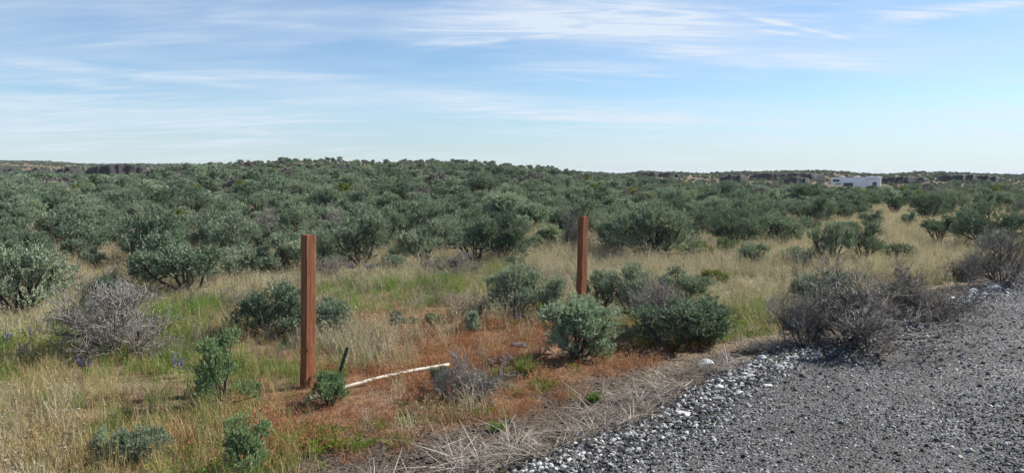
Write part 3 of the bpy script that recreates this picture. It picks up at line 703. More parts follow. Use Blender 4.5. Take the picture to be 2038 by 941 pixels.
# ------------------------------------------------------------------ thicket: the nearest as things, the rest as one mass
_bx = [-400, 0, 130, 300, 450, 560, 640, 800, 900, 1040, 1056, 1116, 1126, 1200, 1350, 1400, 1460, 1520, 1600, 1690, 1750, 1850, 2038, 2600]
_by = [560, 550, 530, 550, 550, 535, 520, 525, 515, 500, 462, 462, 494, 500, 500, 470, 470, 470, 455, 455, 450, 440, 430, 430]
_gap = [(300, 412, 60, 9), (430, 398, 36, 7), (540, 415, 46, 8), (330, 390, 30, 6), (690, 405, 28, 8), (40, 430, 36, 10), (860, 395, 24, 5), (1330, 420, 30, 8), (1640, 412, 40, 12), (250, 440, 40, 8)]
def thicket_points():
    rng = np.random.RandomState(9); pts = []
    cells = {}
    def ok(x, y, s):
        k = (int(x // 1.6), int(y // 1.6))
        for i in (-1, 0, 1):
            for j in (-1, 0, 1):
                for (a, b, q) in cells.get((k[0] + i, k[1] + j), ()):
                    if (a - x) ** 2 + (b - y) ** 2 < ((s + q) * .5) ** 2: return False
        return True
    for x, y, q in PLACED: cells.setdefault((int(x // 1.6), int(y // 1.6)), []).append((x, y, min(q * 1.25, 1.5)))
    def patch0(x, y): return fnoise(x * .9, y * .9, .1, 1.2)
    def ring(n, r0, r1, smin, smax):
        r = np.sqrt(rng.uniform(r0 * r0, r1 * r1, n)); a = rng.uniform(-math.radians(43), math.radians(43), n)
        x = np.sin(a) * r; y = np.cos(a) * r; z = H(x, y); u, v, f = project(x, y, z)
        keep = v < np.interp(u, _bx, _by)
        g = np.zeros(n)
        for (cx, cy, sx, sy) in _gap: g = np.maximum(g, bell(u, v, cx, cy, sx, sy))
        keep &= rng.uniform(size=n) > g * 1.15
        keep &= road_dist(x, y) < -1.5
        keep &= ~((u > 1640) & (u < 1765) & (r > 165) & (r < 230))
        meadow = smooth((u + 60 * patch0(x, y) - 1600) / 170) * (r < 84 + 12 * np.sin(u * .013)); keep &= ~(rng.uniform(size=n) < meadow * .93)
        patch = fnoise(x * .8 + 3, y * .8, .1, .9); keep &= (patch > -1.0) | (rng.uniform(size=n) < .25)
        w = np.clip(rng.normal(1.04, .34, n), .45, np.where(r < 30, 1.35, 1.8))
        # low growth keeps the view open to the trailer and to the left hand cliff, as on the real plain
        lim = np.where((u > 1640) & (u < 1765), 370.0, np.where(u < 330, 346.0 - np.clip((u - 290) / 40, 0, 1) * 30, -999.0))
        w = np.minimum(w, (EYE - (lim - HORIZON) / FPX * f - z) / .82); keep &= w > .38
        for i in np.nonzero(keep)[0]:
            s = rng.uniform(smin, smax) * w[i] / 1.2
            if ok(x[i], y[i], s):
                cells.setdefault((int(x[i] // 1.6), int(y[i] // 1.6)), []).append((x[i], y[i], s)); pts.append((x[i], y[i], z[i], w[i]))
    ring(9000, 12, 60, .85, 1.6)
    ring(18000, 60, 120, 1.05, 2.3)
    ring(12000, 120, 142, 1.4, 3.2); ring(16000, 142, 205, 1.8, 4.2)
    r3 = rng
    n = 18000; r = np.sqrt(r3.uniform(200 ** 2, 520 ** 2, n)); a = r3.uniform(-math.radians(40), math.radians(40), n); x = np.sin(a) * r; y = np.cos(a) * r
    keep = fnoise(x * .15, y * .15, .1, 1.2) > -.5; uu = project(x, y, H(x, y))[0]; keep &= ~((uu > 1640) & (uu < 1765) & (r < 230))
    for i in np.nonzero(keep)[0]: pts.append((x[i], y[i], float(H(x[i], y[i])), r3.uniform(.7, 1.6)))
    return np.array(pts)
TP = thicket_points()
u_, v_, f_ = project(TP[:, 0], TP[:, 1], TP[:, 2])
inframe = (u_ > -60) & (u_ < 2100)
score = np.where(inframe, TP[:, 3] / f_, 0)
order = np.argsort(-score)
N_IND = max(0, 290 - sum(1 for o in C.objects if o.type == 'EMPTY'))
ind, rest = order[:N_IND], order[N_IND:]
ORD = 'first second third fourth fifth sixth seventh eighth ninth tenth eleventh twelfth thirteenth fourteenth fifteenth sixteenth seventeenth eighteenth nineteenth twentieth twenty-first twenty-second twenty-third twenty-fourth twenty-fifth twenty-sixth twenty-seventh twenty-eighth twenty-ninth thirtieth thirty-first thirty-second thirty-third thirty-fourth thirty-fifth'.split()
def thicket_place(u, v):
    place = next(p for lim, p in ((170, "by the photo's left edge"), (330, 'below the tallest black cliff'), (560, 'left of the taller post'), (680, 'behind the taller post'), (860, 'right of the taller post'), (1060, 'left of the thicket gap'),
                 (1230, 'behind the shorter post'), (1420, 'right of the shorter post'), (1620, 'below the broad skyline ledge'), (9e9, 'below the white trailer')) if u < lim)
    return ('front row' if v > 472 else 'second row' if v > 440 else 'third row' if v > 418 else 'rear row') + ' of the thicket ' + place
kinds_ = prng_k = np.random.RandomState(4).uniform(size=len(ind))
kind_of = ['bare grey shrub' if r < .05 else 'pale green sagebrush' if r < .11 else 'grey green sagebrush' for r in kinds_]
LABELS = {}; _cnt = {}
for q in sorted(range(len(ind)), key=lambda q: u_[ind[q]]):
    key = (kind_of[q], thicket_place(u_[ind[q]], v_[ind[q]])); c = _cnt.get(key, 0); _cnt[key] = c + 1
    LABELS[q] = '%s %s from left, %s' % (ORD[c], key[0], key[1])
prng = np.random.RandomState(4)
for q, i in enumerate(ind):
    x, y, z, w = TP[i]
    if kind_of[q] == 'bare grey shrub':
        plant('bare_shrub', DEAD[prng.randint(4)], LABELS[q], 'shrub', GROUPS['dead'], (x, y, z), w * .8, w * .6, .62, names=('limbs', 'twigs'))
    else:
        lib = PALE if kind_of[q][:4] == 'pale' else SAGE
        plant('sagebrush', lib[prng.randint(len(lib))], LABELS[q], 'shrub', GROUPS['sage'], (x, y, z), w, w * prng.uniform(.60, .82))
extra = []
for T in CLIFF_TOPS:
    k = RNG.choice(len(T), 16)
    for j in k: extra.append((T[j, 0] + RNG.normal() * .8, T[j, 1] + RNG.uniform(.5, 3), T[j, 2] - .15, RNG.uniform(.5, 1.1)))
rf = np.random.RandomState(66)
for px in rf.uniform(-100, 2140, 1500):
    R_ = rf.uniform(196, 236); d = pix_dir(px, HORIZON); d = d / np.linalg.norm(d[:2])
    if 1640 < px < 1765 or 160 < px < 300: continue
    x, y = d[0] * R_, d[1] * R_; extra.append((x, y, float(H(x, y)), rf.uniform(.5, 1.2)))
RP = np.concatenate([TP[rest], np.array(extra)]); n = len(RP)
h_ = RP[:, 3] * prng.uniform(.58, .85, n)
far_r = np.hypot(RP[:, 0], RP[:, 1]); sh = np.where(far_r > 120, .85, 1.0)
scatter('sagebrush_mass', 'far sagebrush shrubs merging into one grey green mass up to the skyline', 'shrubs', FAR, RP[:, :3], np.stack([prng.normal(size=n) * .06, prng.normal(size=n) * .06, prng.uniform(0, 6.28, n)], 1), np.stack([RP[:, 3] * sh, RP[:, 3] * sh, h_ / .8 * sh], 1), np.where(prng.uniform(size=n) < .82, prng.randint(0, 7, n), prng.choice([7, 7, 8, 9, 9], n)))

# ------------------------------------------------------------------ grasses
def tuft_set(name, mat, seeds, **k):
    o = []
    for s in seeds:
        rng = np.random.RandomState(s); V, F, rnd = blades(rng, **k); o.append(mesh_np(name, V, F, mat, rnd))
    return o
T_GOLD = tuft_set('golden_tuft', M['gold'], (1, 2, 3, 4), n=22, h=(.14, .36), w=.0045, spread=.10, lean=.26, droop=.6, heads=.35, head=(.022, .006))
T_GREEN = tuft_set('green_tuft', M['green'], (5, 6, 7, 8), n=26, h=(.12, .32), w=.0062, spread=.10, lean=.28, droop=.7, heads=.2)
T_RED = tuft_set('russet_tuft', M['red'], (9, 10, 11, 12), n=26, h=(.07, .20), w=.0045, spread=.11, lean=.55, droop=1.2, heads=.7, head=(.03, .009))
T_BEIGE = tuft_set('pale_tuft', M['beige'], (13, 14, 15, 16), n=24, h=(.14, .36), w=.0055, spread=.12, lean=.25, droop=.6, heads=.6, head=(.030, .008))
T_STRAW = tuft_set('straw_tuft', M['straw'], (17, 18, 19, 20), n=20, h=(.14, .40), w=.0065, spread=.12, lean=1.2, droop=.9, heads=.1)
def weed_mesh(s):
    rng = np.random.RandomState(s); n = 60; P = np.stack([rng.normal(size=n) * .05, rng.normal(size=n) * .05, rng.uniform(.0, .10, n)], 1)
    D = unit(np.stack([P[:, 0] * 8 + rng.normal(size=n) * .5, P[:, 1] * 8 + rng.normal(size=n) * .5, np.full(n, .7)], 1))
    V, F = leaves_quads(rng, P, D, rng.uniform(.025, .06, n), rng.uniform(.010, .022, n)); return mesh_np('weed', V, F, M['weed'], np.repeat(rng.uniform(0, 1, n), 4))
T_FORB = tuft_set('forb_tuft', M['forb'], (27, 28, 29, 30), n=30, h=(.10, .34), w=.006, spread=.09, lean=.40, droop=.3, heads=.8, head=(.03, .012))
T_WEED = [weed_mesh(s) for s in (21, 22, 23, 24)]
def field_samples(rng, n0, r0, r1, power, amax=41):
    """positions thinning out with distance"""
    e = 2 - power; r = (rng.uniform(r0 ** e, r1 ** e, n0)) ** (1 / e); a = rng.uniform(-math.radians(amax), math.radians(amax), n0)
    return np.sin(a) * r, np.cos(a) * r, r
def sow():
    rng = np.random.RandomState(31)
    xs, ys, rs = field_samples(rng, 62000, 3.6, 46, 1.45)
    x2, y2, r2 = field_samples(rng, 16000, 40, 130, 1.2)
    k2 = (np.degrees(np.arctan2(x2, y2)) > 14) | (rng.uniform(size=len(x2)) < .35)
    x = np.concatenate([xs, x2[k2]]); y = np.concatenate([ys, y2[k2]]); r = np.concatenate([rs, r2[k2]])
    Z = zones(x, y); z = H(x, y)
    kinds = ['gold', 'green', 'red', 'beige', 'weed', 'forb']
    Wt = np.stack([Z[k] for k in kinds], 1); tot = Wt.sum(1)
    cum = np.cumsum(Wt, 1) / np.maximum(tot, 1e-6)[:, None]; pick = (rng.uniform(size=len(x))[:, None] > cum).sum(1)
    keep = rng.uniform(size=len(x)) < np.clip(tot * 1.3, 0, 1) * np.where((pick == 2) | (pick == 4), .75, 1.0)
    gaps = fnoise(x * 2.2 + 4, y * 2.2, .4); keep &= ~((gaps > np.where(pick == 2, .75, 1.0)) & (rng.uniform(size=len(x)) < .75))
    # thinner, shorter growth in the russet clearing
    info = dict(gold=('dry_golden_grass', 'golden dry grass covering the open ground at the left and centre', T_GOLD, .49), green=('green_grass', 'fresh green grass growing in patches among the dry grass', T_GREEN, .6),
                red=('russet_grass', 'low russet brown cheatgrass around the fallen white pole', T_RED, .62), beige=('pale_meadow_grass', 'pale straw coloured grass between the shrubs and on the far meadow', T_BEIGE, .66), weed=('verge_weeds', 'low green and yellow weeds along the dark soil strip', T_WEED, .46), forb=('dry_forbs', 'grey brown dry weeds standing among the grass', T_FORB, .6))
    for i, k in enumerate(kinds):
        j = np.nonzero(keep & (pick == i))[0]; n = len(j)
        s = info[k][3] * np.clip(np.exp(rng.normal(size=n) * .36) * (.92 + .22 * fnoise(x[j] * 1.7, y[j] * 1.7, .5, 4)), .4, 1.4) * np.where(r[j] > 40, 1.5, np.where(r[j] > 15, 1.15, 1.0))
        P = np.stack([x[j], y[j], z[j] + .004], 1)
        scatter(info[k][0], info[k][1], 'weeds' if k == 'weed' else 'grass', info[k][2], P, np.stack([rng.normal(size=n) * .12, rng.normal(size=n) * .12, rng.uniform(0, 6.28, n)], 1), np.stack([s, s, s * rng.uniform(.7, 1.2, n)], 1), rng.randint(0, 4, n))
    x, y, r = field_samples(rng, 46000, 3.6, 26, 1.2); Z = zones(x, y); j = np.nonzero(rng.uniform(size=len(x)) < Z['straw'] * .5)[0]; n = len(j)
    s = rng.uniform(.55, 1.15, n)
    scatter('matted_straw', 'matted grey straw lying along the edge of the gravel road', 'straw', T_STRAW, np.stack([x[j], y[j], H(x[j], y[j]) + .012], 1), np.stack([rng.normal(size=n) * .2, rng.normal(size=n) * .2, rng.uniform(0, 6.28, n)], 1), np.stack([s, s, s * .32], 1), rng.randint(0, 4, n))
sow()

def grass_clump(px, base, wpx, hpx, label, mat='green', seed=1):
    p, W, Ht = spot(px, base, wpx, hpx); rng = np.random.RandomState(seed)
    V, F, rnd = blades(rng, 260, (Ht * .6, Ht * 1.25), .008, W * .38, .35, .6, .1)
    o = link('grass_clump', mesh_np('grass_clump', V, F, M[mat], rnd), loc=p); tag(o, label, 'grass clump', 'single green grass clumps'); return o
grass_clump(772, 574, 66, 26, 'round bright green grass clump below the dark stemmed sagebrush', 'green', 1)
grass_clump(876, 562, 44, 20, 'small bright green grass clump below the fallen branches', 'green', 2)
grass_clump(985, 545, 70, 26, 'tall green grass clump at the foot of the dark full sagebrush', 'green', 3)
grass_clump(400, 622, 90, 34, 'lush green grass clump right of the fan shaped bare shrub', 'green', 4)
grass_clump(330, 640, 90, 36, 'soft light green grass clump touching the fan shaped bare shrub', 'green', 5)
grass_clump(1045, 748, 46, 40, 'grey green bunchgrass clump left of the plump pale sagebrush', 'olive', 6)
grass_clump(990, 858, 34, 20, 'tiny green grass clump on the dark soil strip', 'green', 7)
grass_clump(1185, 800, 30, 20, 'tiny green grass clump beside the matted straw', 'green', 8)
grass_clump(1440, 560, 60, 24, 'olive bunchgrass mound in the pale grass right of the shorter post', 'olive', 9)

# lupines
def lupine_mesh(seed):
    rng = np.random.RandomState(seed); tb = Tubes(4); P = []; D = []; LP = []; LD = []
    for s in range(4):
        a = rng.uniform(0, 6.28); tilt = rng.uniform(.05, .35); d = np.array([math.cos(a) * math.sin(tilt), math.sin(a) * math.sin(tilt), math.cos(tilt)]); h = rng.uniform(.24, .36)
        tb.add(np.array([[0, 0, -.01], d * h * .5, d * h]), np.array([.004, .0035, .002]))
        for k in range(46):
            f = rng.uniform(.55, 1.0); q = unit(rng.normal(size=3) * np.array([1, 1, .4])); P.append(d * h * f); D.append(unit(q + np.array([0, 0, .3])))
        for k in range(3):
            c = d * h * rng.uniform(.1, .5) + rng.normal(size=3) * np.array([.05, .05, .0])
            for m in range(7): LP.append(c); LD.append(unit(np.array([math.cos(m * .9), math.sin(m * .9), .25])))
    V1, F1 = leaves_quads(rng, np.array(P), np.array(D), rng.uniform(.016, .028, len(P)), rng.uniform(.012, .018, len(P)))
    V2, F2 = leaves_quads(rng, np.array(LP), np.array(LD), np.full(len(LP), .05), np.full(len(LP), .012))
    tv, tf = tb.arrays()
    return mesh_np('stem', np.concatenate([tv, V2]), np.concatenate([tf, F2 + len(tv)]), M['green'], np.full(len(tv) + len(V2), .3)), mesh_np('blossom', V1, F1, M['lupine'], np.repeat(rng.uniform(0, 1, len(P)), 4))
LUP = [lupine_mesh(s) for s in (1, 2, 3)]
for i, (px, py, lab) in enumerate([(12, 702, 'purple lupine at the photo\'s left edge, in golden grass'), (44, 728, 'purple lupine left of the shadow of the bare shrub'), (172, 752, 'purple lupine in the shadow of the fan shaped bare shrub'), (62, 690, 'purple lupine in green grass below the big left edge sagebrush'),
        (356, 752, 'faint purple lupine left of the upright young sagebrush'), (1565, 528, 'purple lupine before the joined pair, first of the row'), (1588, 534, 'purple lupine before the joined pair, second of the row'), (1612, 530, 'purple lupine before the joined pair, third of the row'),
        (1640, 536, 'purple lupine before the joined pair, fourth of the row'), (1925, 494, 'purple lupine left of the big far right sagebrush'), (1940, 500, 'purple lupine at the foot of the big far right sagebrush'), (672, 676, 'purple lupine at the low sagebrush right of the taller post'), (1030, 652, 'purple lupine at the edge of the russet clearing'),
        (700, 548, 'purple lupine below the thicket behind the taller post'), (735, 552, 'purple lupine below the dark stemmed sagebrush')]):
    p = at(px, py); r = link('lupine', None, loc=p, rot=(0, 0, i * 1.3)); s = .7 if py > 600 else .85; r.scale = (s, s, s); tag(r, lab, 'wildflower', 'purple lupines')
    for n_, me in zip(('stem', 'blossom'), LUP[i % 3]): link(n_, me, r)

# ------------------------------------------------------------------ stones
M['stone'] = solid_mat('road_stone', [(0.0, (.026, .025, .024)), (0.40, (.068, .065, .061)), (0.64, (.165, .158, .149)), (0.80, (.44, .43, .41)), (1.0, (.78, .77, .74))], 14, 4, .8, .5, 40, .3, obj_rand=.85)
M['pale_rock'] = solid_mat('pale_rock', [(0.2, (.20, .195, .19)), (0.55, (.46, .45, .44)), (0.9, (.70, .69, .67))], 9, 6, .8, .6, 30, .3, obj_rand=.5)
M['white_rock'] = solid_mat('white_rock', [(0.25, (.36, .35, .33)), (0.5, (.58, .57, .55)), (0.75, (.70, .69, .67))], 7, 6, .75, .4, 30, .3)
M['dark_rock'] = solid_mat('dark_rock', [(0.2, (.028, .026, .027)), (0.7, (.10, .09, .085)), (1.0, (.20, .18, .16))], 8, 6, .85, .6, 25, .3, obj_rand=.3)
def rock_mesh(seed, mat, sub=2, flat=.6, sharp=.25):
    import bmesh
    rng = np.random.RandomState(seed); bm = bmesh.new(); bmesh.ops.create_icosphere(bm, subdivisions=sub, radius=.5)
    pl = unit(rng.normal(size=(11, 3))); ds = rng.uniform(.24, .42, 11)
    ax = np.array([1, rng.uniform(.6, .95), flat * rng.uniform(.8, 1.2)])
    for v in bm.verts:
        c = np.array(v.co)
        for p_, d_ in zip(pl, ds):
            e = c @ p_ - d_
            if e > 0: c = c - p_ * e
        v.co = c * ax * (1 + rng.normal() * .03)
    me = bpy.data.meshes.new('rock'); bm.to_mesh(me); bm.free(); me.materials.append(mat); return me
G_STONE = [rock_mesh(s, M['stone'], 1) for s in range(8)]
def gravel():
    rng = np.random.RandomState(8)
    x, y, r = field_samples(rng, 520000, 4.0, 20, 1.55, 37); rd = road_dist(x, y)
    edge = np.exp(-((rd - .12) / .22) ** 2)
    patch = fnoise(x * .8, y * .8, .2, 2)
    prob = np.where(rd > .05, .42 + .12 * patch, np.exp(-((rd - .05) / .16) ** 2) * .45) + .35 * edge * (rd > -.12)
    prob = prob * np.where(rd > .8, .95 + .25 * np.clip(patch, -1, 1) - .25 * np.exp(-((rd - 2.1) / .4) ** 2) - .25 * np.exp(-((rd - 3.9) / .4) ** 2), 1.0); prob = np.where(rd < -.9, 0, prob)
    j = np.nonzero((rng.uniform(size=len(x)) < prob) & (x > -2))[0]; n = len(j)
    rdj = rd[j]; big = np.exp(-((rdj - .06) / .22) ** 2)
    s = np.exp(rng.normal(size=n) * .45) * .0128 * (1 + 1.5 * big) * np.where(r[j] > 8, 1.25, 1.0)
    s = np.clip(s, .006, .055)
    scatter('gravel', 'loose crushed grey stones covering the road surface', 'gravel', G_STONE, np.stack([x[j], y[j], H(x[j], y[j]) + .008 + s * .12], 1), rng.uniform(0, 6.28, (n, 3)) * np.array([.12, .12, 1]), np.stack([s, s, s], 1), rng.randint(0, 8, n))
    print('gravel', n)
gravel()
def crumbs():
    rng = np.random.RandomState(12); M['clod'] = solid_mat('soil_clod', [(0.1, (.030, .024, .020)), (0.6, (.10, .080, .066)), (1.0, (.24, .21, .185))], 14, 4, .95, obj_rand=.8)
    src = [rock_mesh(70 + i, M['clod'], 1) for i in range(4)]
    x, y, r = field_samples(rng, 150000, 3.8, 16, 1.5, 37); rd = road_dist(x, y); j = np.nonzero((rd < .0) & (rd > -1.9) & (rng.uniform(size=len(x)) < .7 * np.exp(-((rd + .7) / .55) ** 2)))[0]; n = len(j)
    s = np.clip(np.exp(rng.normal(size=n) * .5) * .013, .005, .05)
    scatter('soil_clods', 'dark crumbs of soil and small stones on the bare verge', 'soil', src, np.stack([x[j], y[j], H(x[j], y[j]) + s * .1], 1), rng.uniform(0, 6.28, (n, 3)) * np.array([.1, .1, 1]), np.stack([s, s, s], 1), rng.randint(0, 4, n))
crumbs()
R_PALE = [rock_mesh(30 + s, M['pale_rock'], 2, .55) for s in range(5)]; R_WHITE = [rock_mesh(50 + s, M['white_rock'], 2, .5) for s in range(3)]; R_DARK = [rock_mesh(40 + s, M['dark_rock'], 2, .7) for s in range(4)]
def rock(px, py, wpx, pale, label, group=None, k=0, flat=1.0):
    p = at(px, py); f = project(p.x, p.y, p.z)[2]; W = wpx * f / FPX
    lib = R_WHITE if 'white' in label and 'grey' not in label else R_PALE if pale else R_DARK
    o = link('rock', lib[k % len(lib)], loc=(p.x, p.y, p.z + W * .10 * flat), rot=(RNG.normal() * .12, RNG.normal() * .12, RNG.uniform(-.5, .5)), scale=(W, W, W * flat))
    tag(o, label, 'rock', group or 'single rocks')
rock(1407, 728, 46, True, 'flat white rock in the grass just off the road edge', k=0, flat=.9)
rock(1032, 690, 46, False, 'half buried dark rock in the russet clearing', k=1, flat=.5)
rock(1356, 828, 42, True, 'white slab like rock where the straw meets the gravel', k=1, flat=.7)
rock(1430, 798, 32, True, 'rounded grey white cobble above the white slab like rock', k=2)
rock(1408, 814, 24, False, 'black wedge of stone beside the rounded cobble', k=0)
rock(1546, 736, 34, True, 'pale rounded cobble at the near end of the roadside brush', k=3)
rock(1560, 728, 24, True, 'small pale cobble touching the rounded one by the brush', k=4)
rock(1600, 752, 22, False, 'dark pointed stone among pale stones near the brush', k=2)
rock(1980, 576, 40, True, 'bright white rock at the road edge near the photo\'s right side', k=0, flat=.7)
rock(1955, 588, 26, True, 'pale rock just below the bright white one at right', k=2)
rock(1708, 704, 36, False, 'long dark stone lying below the sprawling bare shrub', k=3, flat=.6)
rock(1074, 917, 17, True, 'bright white pebble sized stone alone in the straw', k=3)
rock(1525, 770, 30, True, 'flat white stone in the stony band of the road edge', k=1, flat=.6)
rock(1495, 752, 34, True, 'wide grey white stone above the flat white one', k=4, flat=.6)
rock(1384, 846, 22, True, 'grey cobble below the white slab like rock', k=4)
rock(1212, 912, 24, True, 'white cobble near the bottom of the stony band', k=2)
rock(1140, 936, 22, True, 'white cobble cut by the bottom edge of the photo', k=3)
rrng = np.random.RandomState(19)
SEG = [(1090, 1260, 'along the road edge at the bottom of the photo'), (1260, 1400, 'along the road edge beside the matted straw'), (1400, 1560, 'along the road edge below the flat white rock'), (1560, 1760, 'along the road edge below the sprawling bare shrub'), (1760, 2030, 'along the road edge past the sprawling shrub')]
_ex = np.array([a for a, b in _edge_px]); _ey = np.array([b for a, b in _edge_px])
for a, b, place in SEG:
    cnt = [0, 0]
    for px in sorted(rrng.uniform(a, b, 46)):
        py = np.interp(px, _ex, _ey) + abs(rrng.normal()) * 20 * (1.0 if px < 1700 else .5) - 6
        pale = rrng.uniform() < .62
        if py > 938: continue
        pale = int(pale); rock(px, py, np.clip(np.exp(rrng.normal() * .4) * 14, 8, 30) * (1 if px < 1700 else .85), pale, ORD[cnt[pale]] + (' small pale stone from left ' if pale else ' small dark stone from left ') + place, 'stones along the road edge', rrng.randint(5), rrng.uniform(.7, 1.1)); cnt[pale] += 1

# ------------------------------------------------------------------ posts, stake, pole
def wood_mat():
    m, nt, o = new_mat('stained_post_wood'); b = NT(nt)
    tcn = b.n('ShaderNodeTexCoord'); mp = b.n('ShaderNodeMapping'); b.l(tcn.outputs['Object'], mp.inputs[0]); mp.inputs['Scale'].default_value = (22, 22, 1.1)
    g = b.noise(2.2, 7, mp.outputs[0], .65, 1.2); g2 = b.noise(9, 4, mp.outputs[0], .6, .5)
    col = b.ramp(g, [(0.28, (.072, .025, .011)), (0.5, (.19, .068, .028)), (0.72, (.31, .122, .054))])
    col = b.mix(b.ramp(g2, [(0.55, (0, 0, 0)), (0.72, (.6, .6, .6))]), col, (.055, .020, .011))
    v = b.n('ShaderNodeTexVoronoi'); v.inputs['Scale'].default_value = 5.5; mp2 = b.n('ShaderNodeMapping'); b.l(tcn.outputs['Object'], mp2.inputs[0]); mp2.inputs['Scale'].default_value = (2, 2, .9); b.l(mp2.outputs[0], v.inputs['Vector'])
    col = b.mix(b.ramp(v.outputs['Distance'], [(0.07, (1, 1, 1)), (0.12, (0, 0, 0))]), col, (.035, .012, .007))
    p = b.n('ShaderNodeBsdfPrincipled'); b.l(col, p.inputs['Base Color']); p.inputs['Roughness'].default_value = .72; p.inputs['Specular IOR Level'].default_value = .3
    bn = b.n('ShaderNodeBump'); bn.inputs['Strength'].default_value = .5; bn.inputs['Distance'].default_value = .004; b.l(g, bn.inputs['Height']); b.l(bn.outputs[0], p.inputs['Normal'])
    b.l(p.outputs[0], o.inputs[0]); return m
M['wood'] = wood_mat()
def post(px, base, top_px, top_py, rz, label, seed):
    """a square post with eased edges, weathering cracks and a slightly worn top"""
    rng = np.random.RandomState(seed); p = at(px, base); f = project(p.x, p.y, p.z)[2]
    h = (base - top_py) * f / FPX + .01; a = .0445; c = .006
    prof = np.array([(-a + c, -a), (a - c, -a), (a, -a + c), (a, a - c), (a - c, a), (-a + c, a), (-a, a - c), (-a, -a + c)])
    n = len(prof); zs = np.concatenate([[-.35], np.linspace(0, h, 26)]); V = []
    wob = np.cumsum(rng.normal(size=(len(zs), 2)) * .0006, 0)
    for i, z in enumerate(zs):
        k = .985 if i == len(zs) - 1 else 1
        q = prof * k * (1 + rng.normal(size=prof.shape) * .004) + wob[i]
        V.append(np.column_stack([q, np.full(n, z) + (rng.normal(size=n) * .002 if i == len(zs) - 1 else 0)]))
    V = np.concatenate(V); F = [tuple(int(x) for x in (i * n + j, i * n + (j + 1) % n, (i + 1) * n + (j + 1) % n, (i + 1) * n + j)) for i in range(len(zs) - 1) for j in range(n)]
    F.append(tuple(range((len(zs) - 1) * n, len(zs) * n)))
    me = bpy.data.meshes.new('wooden_post'); me.from_pydata([tuple(v) for v in V.tolist()], [], F); me.materials.append(M['wood']); me.update()
    lean = math.atan2((top_px - px) * f / FPX, h)
    root = link('wooden_post', me, loc=p); root.rotation_euler = (Matrix.Rotation(lean, 3, 'Y') @ Matrix.Rotation(rz, 3, 'Z')).to_euler()
    tag(root, label, 'post', 'square brown fence posts')
post(611, 770, 619, 469, math.radians(44), 'taller looking brown square wooden post, nearest the camera, beside the white pole', 1)
post(1155, 645, 1161, 432, math.radians(37), 'smaller looking brown square wooden post rising behind the plump pale sagebrush', 2)

M['green_paint'] = solid_mat('dark_green_paint', [(0.3, (.008, .016, .014)), (0.7, (.018, .032, .027))], 20, rough=.55, spec=.4)
def stake():
    base = at(667, 768); f = project(base.x, base.y, base.z)[2]
    L = .325; w = .0135; t = .005
    prof = [(-w, -t), (w, -t), (w, 0), (t / 2, 0), (t / 2, w * 1.3), (-t / 2, w * 1.3), (-t / 2, 0), (-w, 0)]; n = len(prof)
    V = [(x, y, z) for z in (-.12, L) for x, y in prof]; F = [(j, (j + 1) % n, n + (j + 1) % n, n + j) for j in range(n)] + [tuple(range(n, 2 * n)), tuple(reversed(range(n)))]
    for i in range(5):      # studs
        z0 = .05 + i * .055; k = len(V)
        V += [(x, y, z) for z in (z0, z0 + .014) for x, y in ((-.006, -t - .008), (.006, -t - .008), (.006, -t + .001), (-.006, -t + .001))]
        F += [(k, k + 1, k + 5, k + 4), (k + 1, k + 2, k + 6, k + 5), (k + 2, k + 3, k + 7, k + 6), (k + 3, k, k + 4, k + 7), (k + 4, k + 5, k + 6, k + 7), (k + 3, k + 2, k + 1, k)]
    me = bpy.data.meshes.new('metal_stake'); me.from_pydata(V, [], F); me.materials.append(M['green_paint']); me.update()
    o = link('metal_stake', me, loc=base); o.rotation_euler = (Matrix.Rotation(math.radians(17), 3, 'Y') @ Matrix.Rotation(math.radians(-8), 3, 'X') @ Matrix.Rotation(math.radians(25), 3, 'Z')).to_euler()
    tag(o, 'short dark green metal stake leaning beside the taller post', 'stake')
stake()
M['white_pole'] = solid_mat('weathered_white_pole', [(0.25, (.26, .21, .155)), (0.5, (.50, .45, .38)), (0.8, (.68, .65, .59))], 7, 6, .6, .2, 40, .3, stretch=(.3, 1, 1))
def pole():
    a = at(616, 797); b = at(893, 742); tb = Tubes(10); n = 16; pts = []; rng = np.random.RandomState(2)
    for i in range(n):
        t = i / (n - 1); z = a.z + .022 + (b.z - a.z) * t + .055 * t * t + .030 * math.sin(t * math.pi)
        side = .035 * math.sin(t * math.pi)
        pts.append((a.x + (b.x - a.x) * t - side * .4, a.y + (b.y - a.y) * t + side, z))
    rad = np.linspace(.0155, .0135, n) + rng.normal(size=n) * .0005
    tb.add(pts, rad); V, F = tb.arrays(); k = 10
    inner = Tubes(10); inner.add(pts, rad * .8); V2, F2 = inner.arrays()
    m = len(V); rim = [(i, (i + 1) % k, m + (i + 1) % k, m + i) for i in range(k)] + [(m - k + i, m - k + (i + 1) % k, 2 * m - k + (i + 1) % k, 2 * m - k + i) for i in range(k)]
    o = link('white_pole', mesh_np('white_pole', np.concatenate([V, V2]), np.concatenate([F, F2[:, ::-1] + m, np.array(rim)]), M['white_pole'], smooth_shade=True))
    tag(o, 'thin weathered white pole lying bowed in the russet grass', 'pole')
pole()

